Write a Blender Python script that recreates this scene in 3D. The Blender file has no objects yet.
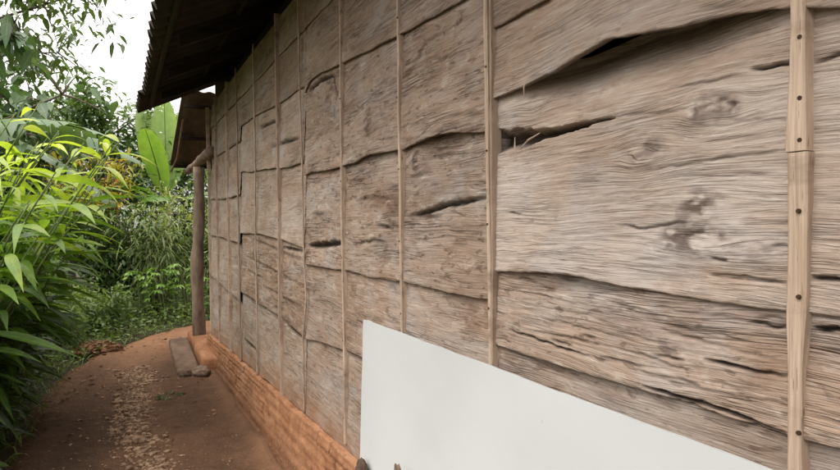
import bpy, math, random
import numpy as np
from mathutils import Vector, Matrix
R = math.radians
random.seed(7); rng = np.random.default_rng(7)
scene = bpy.context.scene
COL = scene.collection

# ------------------------------------------------------------------ camera
F = 620.0; YAW = math.atan(302/F); PITCH = R(-0.65)
CAM = Vector((-1.0, 0.0, 1.5))
cd = bpy.data.cameras.new('camera'); cam = bpy.data.objects.new('camera', cd); COL.objects.link(cam)
cam.location = CAM; cam.rotation_euler = (R(90)+PITCH, 0, -YAW)
cd.sensor_width = 36; cd.lens = 36*F/840; cd.clip_start = .05; cd.clip_end = 600
scene.camera = cam
_fw = Vector((math.sin(YAW)*math.cos(PITCH), math.cos(YAW)*math.cos(PITCH), math.sin(PITCH)))
_rt = Vector((math.cos(YAW), -math.sin(YAW), 0)); _up = _rt.cross(_fw)
def ray(x, y): return _rt*((x-420)/F) + _up*((235-y)/F) + _fw
def wallp(x, y, X=-.03):
    r = ray(x, y); t = (X-CAM.x)/r.x; p = CAM+r*t
    return p.y, p.z
def groundp(x, y, Z=0.0):
    r = ray(x, y); t = (Z-CAM.z)/r.z; p = CAM+r*t
    return p.x, p.y

# ------------------------------------------------------------------ noise
def _hash(ix, iy, seed):
    h = (ix.astype(np.int64)*374761393 + iy.astype(np.int64)*668265263 + seed*1442695041) & 0xffffffff
    h = ((h ^ (h >> 13))*1274126177) & 0xffffffff
    h = h ^ (h >> 16)
    return (h & 0xffff)/65535.0
def vn(x, y, seed=0):
    x = np.asarray(x, float); y = np.asarray(y, float)
    ix = np.floor(x); iy = np.floor(y); fx = x-ix; fy = y-iy
    fx = fx*fx*fx*(fx*(fx*6-15)+10); fy = fy*fy*fy*(fy*(fy*6-15)+10)
    a = _hash(ix, iy, seed); b = _hash(ix+1, iy, seed); c = _hash(ix, iy+1, seed); d = _hash(ix+1, iy+1, seed)
    return (a+(b-a)*fx)*(1-fy)+(c+(d-c)*fx)*fy
def fbm(x, y, seed=0, o=4):
    s = 0; a = .5
    for k in range(o):
        s = s+a*(vn(x, y, seed+k*17)-.5); x = x*2.03+3.1; y = y*2.03+1.7; a *= .5
    return s*2
def sstep(a, b, x):
    t = np.clip((x-a)/(b-a), 0, 1); return t*t*(3-2*t)

# ------------------------------------------------------------------ objects
def mesh(name, V, Fc, mat, parent=None, attrs=None, smooth=True, uv=None):
    me = bpy.data.meshes.new(name)
    if isinstance(V, np.ndarray) and isinstance(Fc, np.ndarray):
        n = Fc.shape[1]
        me.vertices.add(len(V)); me.vertices.foreach_set('co', V.astype(np.float32).ravel())
        me.loops.add(Fc.size); me.loops.foreach_set('vertex_index', Fc.astype(np.int32).ravel())
        me.polygons.add(len(Fc)); me.polygons.foreach_set('loop_start', np.arange(0, Fc.size, n, dtype=np.int32))
        me.update(calc_edges=True)
    else:
        me.from_pydata([tuple(v) for v in V], [], [tuple(f) for f in Fc]); me.update()
    me.polygons.foreach_set('use_smooth', np.full(len(me.polygons), bool(smooth)))
    for k, a in (attrs or {}).items():
        a = np.asarray(a, np.float32)
        if a.ndim == 1:
            at = me.attributes.new(k, 'FLOAT', 'POINT'); at.data.foreach_set('value', a)
        else:
            at = me.attributes.new(k, 'FLOAT_VECTOR', 'POINT'); at.data.foreach_set('vector', a.ravel())
    me.materials.append(mat)
    o = bpy.data.objects.new(name, me); COL.objects.link(o)
    if parent is not None: o.parent = parent
    return o
def tag(o, label=None, cat=None, group=None, kind=None):
    if label: o['label'] = label
    if cat: o['category'] = cat
    if group: o['group'] = group
    if kind: o['kind'] = kind
    return o
def thing(name, label, cat, loc=(0, 0, 0), group=None):
    o = bpy.data.objects.new(name, None); COL.objects.link(o); o.location = loc; o.empty_display_size = .2
    return tag(o, label, cat, group)
def gridfaces(nu, nv):
    i = np.arange(nu-1)[:, None]*nv+np.arange(nv-1)[None, :]
    i = i.ravel(); return np.stack([i, i+nv, i+nv+1, i+1], 1)
class MB:
    def __init__(s): s.v = []; s.f = []
    def box(s, x0, x1, y0, y1, z0, z1):
        b = len(s.v)
        s.v += [(x0,y0,z0),(x1,y0,z0),(x1,y1,z0),(x0,y1,z0),(x0,y0,z1),(x1,y0,z1),(x1,y1,z1),(x0,y1,z1)]
        s.f += [tuple(b+k for k in q) for q in ((0,3,2,1),(4,5,6,7),(0,1,5,4),(1,2,6,5),(2,3,7,6),(3,0,4,7))]
    def tube(s, pts, rad, n=8, squash=1.0):
        pts = [Vector(p) for p in pts]; b0 = len(s.v)
        ref = Vector((.3, .2, 1)).normalized()
        d0 = (pts[-1]-pts[0]).normalized()
        if abs(d0.dot(ref)) > .9: ref = Vector((1, .13, 0)).normalized()
        for i, p in enumerate(pts):
            d = (pts[min(i+1, len(pts)-1)]-pts[max(i-1, 0)]).normalized()
            a = d.cross(ref).normalized(); c = d.cross(a)
            r = rad[i] if hasattr(rad, '__len__') else rad
            for k in range(n):
                t = 2*math.pi*k/n; s.v.append(tuple(p+a*(r*math.cos(t))+c*(r*math.sin(t)*squash)))
        for i in range(len(pts)-1):
            for k in range(n):
                q = b0+i*n; k2 = (k+1) % n
                s.f.append((q+k, q+k2, q+n+k2, q+n+k))
        s.f.append(tuple(b0+k for k in range(n))[::-1]); s.f.append(tuple(b0+(len(pts)-1)*n+k for k in range(n)))
    def build(s, name, mat, parent=None, smooth=False, **k): return mesh(name, s.v, s.f, mat, parent, smooth=smooth, **k)

# ------------------------------------------------------------------ materials
class NT:
    def __init__(s, name):
        s.m = bpy.data.materials.new(name); s.m.use_nodes = True; s.t = s.m.node_tree; s.t.nodes.clear()
        s.out = s.n('ShaderNodeOutputMaterial'); s.p = s.n('ShaderNodeBsdfPrincipled'); s.l(s.p.outputs[0], s.out.inputs[0])
    def n(s, ty, **k):
        x = s.t.nodes.new(ty)
        for a, b in k.items(): setattr(x, a, b)
        return x
    def l(s, a, b): s.t.links.new(a, b)
    def attr(s, name, out='Fac'): x = s.n('ShaderNodeAttribute', attribute_name=name); return x.outputs[out]
    def coord(s, k='Object'): return s.n('ShaderNodeTexCoord').outputs[k]
    def mapping(s, v, scale=(1,1,1), loc=(0,0,0)):
        x = s.n('ShaderNodeMapping'); s.l(v, x.inputs[0]); x.inputs['Scale'].default_value = scale; x.inputs['Location'].default_value = loc; return x.outputs[0]
    def noise(s, v, scale=5, det=4, rough=.55, dist=0):
        x = s.n('ShaderNodeTexNoise'); s.l(v, x.inputs['Vector']); x.inputs['Scale'].default_value = scale
        x.inputs['Detail'].default_value = det; x.inputs['Roughness'].default_value = rough; x.inputs['Distortion'].default_value = dist; return x.outputs[0]
    def vor(s, v, scale=5, feat='F1'):
        x = s.n('ShaderNodeTexVoronoi', feature=feat); s.l(v, x.inputs['Vector']); x.inputs['Scale'].default_value = scale; return x
    def ramp(s, f, stops):
        x = s.n('ShaderNodeValToRGB'); s.l(f, x.inputs[0]); e = x.color_ramp.elements
        while len(e) < len(stops): e.new(.5)
        for q, (p, c) in zip(e, stops): q.position = p; q.color = (*c, 1) if len(c) == 3 else c
        return x.outputs[0]
    def rng(s, f, a, b, c=0., d=1.):
        x = s.n('ShaderNodeMapRange'); s.set(x.inputs[0], f)
        for i, q in enumerate((a, b, c, d)): x.inputs[1+i].default_value = q
        return x.outputs[0]
    def set(s, i, v):
        if hasattr(v, 'node'): s.l(v, i)
        else: i.default_value = (*v, 1) if isinstance(v, tuple) and len(v) == 3 and i.type == 'RGBA' else v
    def mix(s, f, a, b, mode='MIX'):
        x = s.n('ShaderNodeMix', data_type='RGBA', blend_type=mode); s.set(x.inputs[0], f); s.set(x.inputs[6], a); s.set(x.inputs[7], b); return x.outputs[2]
    def math(s, op, a, b=0., clamp=False):
        x = s.n('ShaderNodeMath', operation=op, use_clamp=clamp); s.set(x.inputs[0], a); s.set(x.inputs[1], b); return x.outputs[0]
    def bump(s, h, strength=.5, dist=.01, prev=None):
        x = s.n('ShaderNodeBump'); s.l(h, x.inputs['Height']); x.inputs['Strength'].default_value = strength; x.inputs['Distance'].default_value = dist
        if prev is not None: s.l(prev, x.inputs['Normal'])
        return x.outputs[0]
    def fin(s, col, rough=.8, nrm=None, spec=.3):
        s.set(s.p.inputs['Base Color'], col); s.set(s.p.inputs['Roughness'], rough); s.p.inputs['Specular IOR Level'].default_value = spec
        if nrm is not None: s.l(nrm, s.p.inputs['Normal'])
        return s.m

def mat_plank():
    m = NT('weathered_plank'); g = m.attr('grain', 'Vector')
    tone = m.attr('tone'); brown = m.attr('brown'); crack = m.attr('crack'); knot = m.attr('knot'); rough = m.attr('roughness')
    fine = m.noise(m.mapping(g, (11, 230, 1)), 1, 5, .65, .3)
    fine2 = m.noise(m.mapping(g, (4.2, 92, 1), (4, 2, 0)), 1, 5, .65, .5)
    med = m.noise(m.mapping(g, (2.2, 17, 1), (7, 3, 0)), 1, 5, .6, .5)
    blot = m.noise(m.mapping(g, (1.6, 3.2, 1), (2, 9, 0)), 1, 4, .55, .4)
    blot2 = m.noise(m.mapping(g, (5, 8, 1), (11, 5, 0)), 1, 5, .6)
    pit = m.noise(m.mapping(g, (17, 48, 1), (1, 4, 0)), 1, 3, .55, .3)
    spk = m.noise(m.mapping(g, (60, 170, 1)), 1, 2, .6)
    zone = m.rng(m.noise(m.mapping(g, (2.2, 7, 1), (1, 6, 0)), 1, 4, .6, .5), .36, .64)
    grey = m.mix(m.rng(blot, .35, .65), (.525, .412, .328), (.665, .575, .505))
    brn = m.mix(m.rng(blot2, .35, .65), (.49, .31, .20), (.62, .445, .32))
    c = m.mix(m.math('ADD', brown, m.rng(blot2, .3, .75, -.42, .42), True), grey, brn)
    c = m.mix(m.rng(med, .35, .75, 0, .45), c, (.36, .27, .20))
    c = m.mix(m.rng(m.noise(m.mapping(g, (3.1, 9, 1), (5, 5, 0)), 1, 5, .6, .4), .54, .7, 0, .55), c, (.70, .63, .55))
    c = m.mix(m.math('MULTIPLY', m.rng(fine2, .32, .47, .6, 0), m.rng(zone, 0, 1, .35, 1)), c, (.27, .195, .145))
    c = m.mix(m.math('MULTIPLY', m.rng(fine, .52, .70), m.rng(zone, 0, 1, .12, .85)), c, (.80, .74, .67))
    c = m.mix(m.math('MULTIPLY', m.rng(fine, .28, .42, 1, 0), m.rng(zone, 0, 1, .15, .55)), c, (.30, .22, .165))
    big = m.noise(m.mapping(g, (1.1, 2.1, 1), (8, 1, 0)), 1, 5, .62, .6)
    c = m.mix(m.rng(big, .50, .68, 0, .5), c, (.345, .24, .165))
    c = m.mix(m.rng(big, .30, .46, .45, 0), c, (.66, .61, .55))
    pm = m.math('MULTIPLY', m.rng(pit, .60, .68), m.rng(rough, 0, 1, .12, .85))
    c = m.mix(pm, c, (.19, .13, .095))
    lt = m.math('MULTIPLY', m.rng(m.noise(m.mapping(g, (9, 22, 1), (9, 9, 0)), 1, 5, .65, .5), .56, .66), m.rng(rough, 0, 1, .08, .75))
    stn = m.noise(m.mapping(g, (2.6, 6.5, 1), (13, 2, 0)), 1, 6, .68, .9)
    c = m.mix(m.math('MULTIPLY', m.rng(stn, .53, .66), m.rng(rough, 0, 1, 
        .22, .85)), c, (.27, .160, .108))
    pit2 = m.noise(m.mapping(g, (7.5, 21, 1), (2, 14, 0)), 1, 5, .62, .8)
    pm2 = m.math('MULTIPLY', m.rng(pit2, .615, .66), m.rng(rough, .2, 1, .0, .85)); c = m.mix(pm2, c, (.13, .082, .058))
    c = m.mix(m.math('MULTIPLY', m.rng(m.noise(m.mapping(g, (2.1, 3.6, 1), (21, 3, 0)), 1, 5, .6, .6), .52, .66), .45), c, (.60, .575, .56))
    c = m.mix(lt, c, (.76, .66, .56))
    # fine splits that follow the grain
    def splits(sc, loc, wd):
        n_ = m.noise(m.mapping(g, sc, loc), 1, 3, .5, .15); d_ = m.math('ABSOLUTE', m.math('SUBTRACT', n_, .5))
        return m.rng(d_, 0, wd, 1, 0)
    where = m.rng(m.noise(m.mapping(g, (2.6, 11, 1), (3, 8, 0)), 1, 4, .6), .45, .66)
    sp = m.math('MULTIPLY', splits((1.7, 46, 1), (0, 0, 0), .030), m.math('MULTIPLY', where, m.rng(rough, 0, 1, .25, 1.15)), True)
    sp2 = m.math('MULTIPLY', splits((3.6, 120, 1), (5, 2, 0), .04), m.rng(where, 0, 1, .12, .6), True)
    sp = m.math('MAXIMUM', sp, sp2)
    c = m.mix(m.math('MULTIPLY', sp, .95), c, (.055, .035, .025))
    c = m.mix(m.math('MULTIPLY', knot, m.rng(blot2, .25, .6, .85, 1)), c, (.12, .085, .067))
    c = m.mix(m.math('MULTIPLY', m.attr('stain'), m.rng(blot2, .3, .6, .35, .8)), c, (.44, .22, .11))
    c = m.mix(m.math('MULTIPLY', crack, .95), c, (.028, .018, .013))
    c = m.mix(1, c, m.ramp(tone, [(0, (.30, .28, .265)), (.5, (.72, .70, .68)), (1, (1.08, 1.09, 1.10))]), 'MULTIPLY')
    h = m.math('ADD', m.math('MULTIPLY', fine, .8), m.math('ADD', m.math('MULTIPLY', fine2, 1.4), m.math('MULTIPLY', med, 1.6)))
    h = m.math('SUBTRACT', h, m.math('ADD', m.math('MULTIPLY', pm, .5), m.math('MULTIPLY', sp, 1.6))); h = m.math('ADD', h, m.math('MULTIPLY', spk, .25))
    return m.fin(c, .82, m.bump(h, .7, .005), .18)

def mat_batten():
    m = NT('batten_wood'); v = m.coord(); t = m.attr('tone')
    n = m.noise(m.mapping(v, (60, 160, 5)), 1, 4, .6, .3); n2 = m.noise(m.mapping(v, (8, 8, 3)), 1, 3)
    c = m.mix(m.rng(n, .3, .7), (.35, .26, .19), (.60, .475, .365))
    c = m.mix(m.rng(n2, .5, .7, 0, .5), c, (.30, .21, .145))
    c = m.mix(1, c, m.ramp(t, [(0, (.45, .4, .38)), (.6, (1, 1, 1)), (1, (1.15, 1.12, 1.1))]), 'MULTIPLY')
    n4 = m.noise(m.mapping(v, (3, 3, 9), (6, 1, 3)), 1, 5, .65); c = m.mix(m.rng(n4, .54, .68, 0, .6), c, (.17, .115, .08))
    c = m.mix(m.rng(m.noise(m.mapping(v, (90, 200, 14)), 1, 3), .62, .7, 0, .7), c, (.12, .08, .055))
    return m.fin(c, .78, m.bump(n, .7, .004), .15)

def mat_simple(name, c0, c1, scale=(8, 8, 8), rough=.8, bump=.4, bd=.01, spec=.2, det=5):
    m = NT(name); v = m.coord(); n = m.noise(m.mapping(v, scale), 1, det, .6); n2 = m.noise(m.mapping(v, tuple(q*.23 for q in scale), (3, 1, 2)), 1, 3)
    c = m.mix(m.math('ADD', m.rng(n, .3, .7, -.1, .6), m.rng(n2, .3, .7, -.15, .5), True), c0, c1)
    return m.fin(c, rough, m.bump(n, bump, bd), spec)

def mat_plinth():
    m = NT('orange_clay_plinth'); v = m.coord(); j = m.attr('joint'); lo = m.attr('low')
    n = m.noise(m.mapping(v, (9, 9, 14)), 1, 6, .65); n2 = m.noise(m.mapping(v, (2, 2, 5), (4, 4, 4)), 1, 4); n3 = m.noise(m.mapping(v, (60, 60, 60)), 1, 3)
    nh = m.noise(m.mapping(v, (5, 3, 40)), 1, 4, .6)
    c = m.mix(m.rng(n, .3, .7), (.21, .09, .043), (.37, .185, .098))
    c = m.mix(m.rng(n2, .45, .7, 0, .6), c, (.42, .235, .14))
    c = m.mix(m.rng(nh, .5, .7, 0, .45), c, (.27, .10, .045))
    c = m.mix(m.math('MULTIPLY', j, .85), c, (.085, .036, .018))
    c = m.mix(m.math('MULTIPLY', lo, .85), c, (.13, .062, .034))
    c = m.mix(m.rng(n3, .55, .7, 0, .3), c, (.6, .38, .22))
    h = m.math('ADD', n, m.math('MULTIPLY', n3, .3))
    return m.fin(c, .92, m.bump(h, .7, .012), .1)

def mat_path():
    m = NT('dirt_path'); v = m.coord(); dark_fac = m.attr('soil_dark'); red = m.attr('red')
    n = m.noise(m.mapping(v, (1.3, 1.3, 1.3)), 1, 6, .62); n2 = m.noise(m.mapping(v, (9, 9, 9)), 1, 6, .65); n3 = m.noise(m.mapping(v, (70, 70, 70)), 1, 4, .6)
    vo = m.vor(v, 42).outputs[0]
    c = m.mix(m.rng(n, .3, .7), (.058, .033, .021), (.104, .058, .035))
    c = m.mix(m.rng(n2, .4, .7, 0, .6), c, (.155, .088, .052))
    c = m.mix(m.math('MULTIPLY', red, m.rng(n2, .2, .7, .6, 1)), c, (.33, .17, .092))
    c = m.mix(m.math('MULTIPLY', dark_fac, .75), c, (.034, .021, .015))
    c = m.mix(m.rng(n3, .6, .72, 0, .55), c, (.24, .165, .11))
    c = m.mix(m.rng(n3, .25, .4, .5, 0), c, (.035, .022, .016))
    h = m.math('ADD', m.math('MULTIPLY', n2, 1.5), m.math('ADD', m.math('MULTIPLY', n3, .4), m.math('MULTIPLY', vo, -.3)))
    return m.fin(c, .93, m.bump(h, .8, .02), .12)

def mat_leaf(name, dark, mid, light, edge=None, rough=.42, trans=.3, spec=.4, yellow=None):
    m = NT(name); t = m.attr('tone'); ac = m.attr('across'); al = m.attr('along')
    n = m.noise(m.mapping(m.coord(), (7, 7, 7)), 1, 3)
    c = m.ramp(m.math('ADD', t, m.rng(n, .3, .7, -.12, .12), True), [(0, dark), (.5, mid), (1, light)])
    if yellow: c = m.mix(m.rng(t, .86, .93), c, yellow)
    nb = m.noise(m.mapping(m.coord(), (13, 13, 13), (5, 2, 1)), 1, 4, .6); c = m.mix(m.rng(nb, .64, .72, 0, .65), c, (.20, .15, .05))
    c = m.mix(m.rng(ac, 0, .14, .55, 0), c, tuple(min(1, q*1.7+.02) for q in mid))
    ve = m.n('ShaderNodeMath', operation='SINE'); m.l(m.math('MULTIPLY', m.math('ADD', m.math('MULTIPLY', al, 60.), m.math('MULTIPLY', ac, -14.)), 1.), ve.inputs[0])
    m.set(m.p.inputs['Base Color'], c); m.p.inputs['Roughness'].default_value = rough; m.p.inputs['Specular IOR Level'].default_value = spec
    m.l(m.bump(ve.outputs[0], .25, .002), m.p.inputs['Normal'])
    tr = m.n('ShaderNodeBsdfTranslucent'); m.l(m.mix(1, c, (1.6, 1.75, .75), 'MULTIPLY'), tr.inputs[0])
    mx = m.n('ShaderNodeMixShader'); mx.inputs[0].default_value = trans
    m.l(m.p.outputs[0], mx.inputs[1]); m.l(tr.outputs[0], mx.inputs[2]); m.l(mx.outputs[0], m.out.inputs[0])
    return m.m

M = {}
M['plank'] = mat_plank(); M['batten'] = mat_batten(); M['plinth'] = mat_plinth(); M['path'] = mat_path()
M['roof'] = mat_simple('aged_roof_sheet', (.02, .015, .012), (.05, .038, .03), (6, 3, 6), .85, .4, .01)
M['rafter'] = mat_simple('rafter_wood', (.014, .010, .008), (.035, .025, .019), (5, 30, 30), .85)
M['porchroof'] = mat_simple('brown_porch_sheet', (.07, .053, .042), (.14, .11, .088), (9, 2, 9), .85, .4, .008)
M['gable'] = mat_simple('gable_board', (.15, .11, .085), (.3, .24, .19), (4, 4, 40), .85)
M['dark'] = mat_simple('gap_backing', (.02, .015, .012), (.045, .034, .027), (4, 4, 30), .95)
M['log'] = mat_simple('bare_log', (.12, .082, .058), (.36, .265, .195), (19, 19, 5), .9, 1.0, .02)
M['nail'] = mat_simple('rusty_nail', (.035, .02, .015), (.09, .05, .03), (60, 60, 60), .7)
M['ground'] = mat_simple('leaf_litter_soil', (.025, .02, .012), (.075, .06, .03), (5, 5, 5), .95, .8, .03)
M['stone'] = mat_simple('grey_brown_stone', (.12, .08, .056), (.28, .20, .15), (14, 14, 14), .9, .8, .012)
M['clod'] = mat_simple('brown_clod', (.05, .032, .022), (.15, .10, .07), (22, 22, 22), .92, .8, .012)
M['slab'] = mat_simple('worn_slab', (.085, .052, .035), (.20, .13, .088), (9, 5, 9), .9, .7, .012)
M['pebble'] = mat_simple('pebble_mix', (.11, .063, .038), (.40, .275, .18), (31, 31, 31), .85, .4, .004, det=2)
M['bark'] = mat_simple('tree_bark', (.05, .04, .03), (.16, .13, .10), (14, 14, 4), .9, .7, .015)
M['stem'] = mat_simple('green_stem', (.06, .09, .025), (.14, .19, .06), (9, 9, 3), .6, .3, .004)
M['banana_stem'] = mat_simple('banana_stem', (.10, .10, .04), (.24, .22, .09), (12, 12, 1.5), .6, .4, .006)
M['cable'] = mat_simple('black_cable', (.015, .015, .015), (.03, .03, .03), (3, 3, 3), .6)
def mat_board():
    m = NT('white_board'); v = m.coord()
    n = m.noise(m.mapping(v, (1.5, 1.5, 2.5)), 1, 4, .5); n2 = m.noise(m.mapping(v, (14, 9, 14)), 1, 5, .65); n3 = m.noise(m.mapping(v, (2, 6, 50)), 1, 3)
    c = m.mix(m.rng(n, .35, .65), (.50, .515, .505), (.55, .565, .56))
    c = m.mix(m.rng(n2, .62, .78, 0, .3), c, (.55, .535, .48))
    c = m.mix(m.rng(n3, .6, .75, 0, .12), c, (.6, .6, .57))
    sp = m.noise(m.mapping(v, (38, 38, 38)), 1, 2, .5); c = m.mix(m.rng(sp, .765, .79, 0, .5), c, (.36, .27, .2))
    sc = m.noise(m.mapping(v, (1, 30, 4), (2, 2, 2)), 1, 4, .6, .6); c = m.mix(m.rng(sc, .66, .72, 0, .22), c, (.42, .41, .38))
    return m.fin(c, .5, m.bump(n2, .1, .004), .3)
M['board'] = mat_board()
M['galangal'] = mat_leaf('galangal_leaf', (.010, .032, .006), (.10, .185, .020), (.42, .48, .07), rough=.4, trans=.35)
M['shrub'] = mat_leaf('shrub_leaf', (.022, .052, .012), (.08, .155, .032), (.19, .28, .07))
M['dusty'] = mat_leaf('narrow_leaf', (.055, .09, .026), (.15, .205, .066), (.33, .36, .14), yellow=(.42, .35, .12))
M['croton'] = mat_leaf('croton_leaf', (.10, .12, .02), (.28, .26, .03), (.46, .30, .05), yellow=(.42, .16, .05))
M['banana'] = mat_leaf('banana_leaf', (.045, .10, .018), (.12, .215, .04), (.24, .33, .075), rough=.35, trans=.38)
M['bananadull'] = mat_leaf('dull_banana_leaf', (.035, .07, .03), (.085, .14, .06), (.17, .23, .12), rough=.4, trans=.22)
M['tree'] = mat_leaf('tree_leaf', (.018, .044, .014), (.062, .12, .034), (.16, .225, .08), trans=.22)
M['tree2'] = mat_leaf('pale_tree_leaf', (.03, .055, .02), (.085, .13, .04), (.18, .23, .085), trans=.25)
M['cover'] = mat_leaf('ground_cover_leaf', (.04, .07, .018), (.12, .185, .045), (.27, .34, .10))
M['seedling'] = mat_leaf('seedling_leaf', (.06, .13, .02), (.15, .27, .045), (.28, .40, .09))
M['dry'] = mat_leaf('dry_leaf', (.07, .038, .022), (.17, .095, .052), (.34, .22, .13), trans=.1, rough=.8, spec=.15)

# ------------------------------------------------------------------ house : planks
HOUSE = thing('wooden_house', 'old house of rough grey planks on an orange clay footing', 'house', (0, 0, 0))
def px(poly, X=-.03): return sorted([wallp(x, y, X) for x, y in poly])
def crackmask(Y, Z, cracks, dzg=.004):
    out = np.zeros_like(Y); dep = np.zeros_like(Y)
    for k, (pl, w, d) in enumerate(cracks):
        ys = np.array([p[0] for p in pl]); zs = np.array([p[1] for p in pl])
        o = np.argsort(ys); ys = ys[o]; zs = zs[o]
        a, b = ys[0], ys[-1]; L = b-a
        sel = (Y > a-.002) & (Y < b+.002)
        if not sel.any(): continue
        y = Y[sel]; z = Z[sel]
        zc = np.interp(y, ys, zs)+.004*fbm(y*30, y*0+k, 91+k, 3)
        if isinstance(w, tuple): ww = w[0]+(w[1]-w[0])*(y-a)/L
        else: ww = w*np.clip(np.minimum((y-a), (b-y))/(L*.28), 0, 1)**.6
        ww = ww*(1+.5*fbm(y*22, y*0+.3*k, 33+k, 2))
        wm = 1.25*dzg; mk = np.clip(1.35-np.abs(z-zc)/np.maximum(ww, wm), 0, 1)*np.clip(ww/wm, 0, 1)
        out[sel] = np.maximum(out[sel], mk); dep[sel] = np.maximum(dep[sel], mk*d)
    return out, dep
pid = [0]
def plank(y0, y1, low, up, dy, dz, lap=.015, tone=.5, brown=.3, rough=.4, knots=(), cracks=(), lift=(), sink=(), ncr=20, seed=0, base=.008, wav=.006):
    """one rough plank: lower edge polyline low, upper edge polyline up, both (Y,Z)"""
    pid[0] += 1; sd = 100+pid[0]*7+seed
    nu = int((y1-y0)/dy)+2; ys = np.linspace(y0, y1, nu)
    lz = np.interp(ys, [p[0] for p in low], [p[1] for p in low]); uz = np.interp(ys, [p[0] for p in up], [p[1] for p in up])
    lz = lz+wav*(1+.9*(y0 > 1.5))*fbm(ys*3.3, ys*0+sd, sd, 3)+.0022*fbm(ys*40, ys*0, sd+5, 3)
    nv = int((uz-lz).max()/dz)+2
    v = np.linspace(0, 1, nv)
    Y = np.repeat(ys[:, None], nv, 1); Z = lz[:, None]+(uz-lz)[:, None]*v[None, :]
    gz = Z+.035*fbm(Y*.9, Z*1.6, sd+1, 3)+.008*fbm(Y*4, Z*7, sd+2, 3); gy = Y.copy(); kn = np.zeros_like(Y); kd = np.zeros_like(Y)
    for (ky, kz, ry, rz, st) in knots:
        a = (Y-ky)/ry; b = (Z-kz)/rz; r = np.sqrt(a*a+b*b)+.75*fbm(Y*16, Z*22, sd+3, 4)
        gz = gz-.5*rz*np.tanh(b*1.3)*np.exp(-(a*.55)**2)*np.exp(-(b*.45)**2)
        core = 1-sstep(.25, 1.15, r); r1 = r*.8; core = 1-sstep(.15, 1.2, r1); kn = np.maximum(kn, core*np.clip(st*1.5*np.clip(.62+1.9*fbm(Y*34, Z*75, sd+6, 4), 0, 1), 0, 1))
        kd += st*(.005*np.exp(-(r*.75)**2)+.005*fbm(Y*34, Z*60, sd+7, 4)*np.exp(-(r*.8)**2)-.006*np.exp(-(r*2.2)**2))
    cr = list(cracks); r2 = np.random.default_rng(sd)
    H = float((uz-lz).mean())
    for k in range(int(ncr*.35)):
        L = r2.uniform(.02, .11)*(1 if r2.random() < .75 else 2.6); a = r2.uniform(y0, y1-L*.5); fr = r2.uniform(.06, .92)
        z0 = np.interp(a, ys, lz)+fr*H; sl = r2.normal(0, .035)+(np.interp(a+L, ys, lz)-np.interp(a, ys, lz))/L*.6
        mid = [(a, z0), (a+L*.5, z0+sl*L*.5+r2.normal(0, .004)), (a+L, z0+sl*L)]
        cr.append((mid, r2.uniform(.0012, .0032)*max(1, dz/.005), r2.uniform(.002, .006)))
    cm, cdp = crackmask(Y, Z, cr, dz)
    disp = .0045*fbm(Y*1.6, Z*2.2, sd+8, 3)+.0024*fbm(gy*4, gz*26, sd+9, 4)*(1+.8*rough)+.0018*fbm(gy*14, gz*110, sd+10, 3)
    disp += rough*.0035*fbm(Y*6, gz*20, sd+11, 4)-rough*.006*np.clip(-fbm(Y*9, gz*26, sd+12, 3)-.42, 0, .5)
    disp += kd-cdp
    lf = np.zeros(nu)
    for (a, b, h) in lift:
        t = np.clip((ys-a)/(b-a), 0, 1); lf += h*np.sin(np.pi*t)**2
    out = base+lap*(1-v)[None, :]**1.1+lf[:, None]*(1-v)[None, :]**2.2+disp
    for (a, b, h) in sink:
        t = np.clip((ys-a)/(b-a), 0, 1); out = out-(h*np.sin(np.pi*t)**1.3)[:, None]*np.clip((v-.66)/.30, 0, 1)[None, :]**1.8
    X = -out
    G = np.stack([gy+pid[0]*3.7, gz, np.full_like(Y, pid[0]*1.31)], -1)
    # edge return: two extra rows behind the lower edge give the plank its thickness
    th = .024
    e1 = np.stack([X[:, 0]+.003, ys, lz-.0035], 1); e2 = np.stack([X[:, 0]+th, ys, lz+.001*fbm(ys*9, ys, sd, 2)], 1); e3 = np.stack([X[:, 0]+th+.004, ys, lz+.06], 1)
    P = np.stack([X, Y, Z], -1)
    P = np.concatenate([e3[:, None], e2[:, None], e1[:, None], P], 1)
    ext = lambda A, val=None: np.concatenate([np.repeat(A[:, :1], 3, 1) if val is None else np.full((nu, 3), val), A], 1)
    g0 = np.repeat(G[:, :1], 3, 1).copy(); g0[:, :, 1] -= np.array([.03, .02, .004])[None, :]
    G = np.concatenate([g0, G], 1); nvv = nv+3
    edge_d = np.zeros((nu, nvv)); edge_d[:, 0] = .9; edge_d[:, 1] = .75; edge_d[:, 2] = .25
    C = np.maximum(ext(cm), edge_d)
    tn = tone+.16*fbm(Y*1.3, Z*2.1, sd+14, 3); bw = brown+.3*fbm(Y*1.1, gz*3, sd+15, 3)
    o = mesh('wall_plank', P.reshape(-1, 3), gridfaces(nu, nvv)[:, ::-1], M['plank'], HOUSE,
             {'grain': G.reshape(-1, 3), 'crack': C.ravel(), 'knot': ext(kn).ravel(), 'tone': ext(tn).ravel(), 'brown': np.clip(ext(bw), 0, 1).ravel(), 'roughness': np.full(nu*nvv, rough), 'stain': sstep(.20, -.02, P[..., 2]-ptop(P[..., 1])-.12*(fbm(P[..., 1]*6, P[..., 2]*2, 9, 3))).ravel()})
    return o

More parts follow.
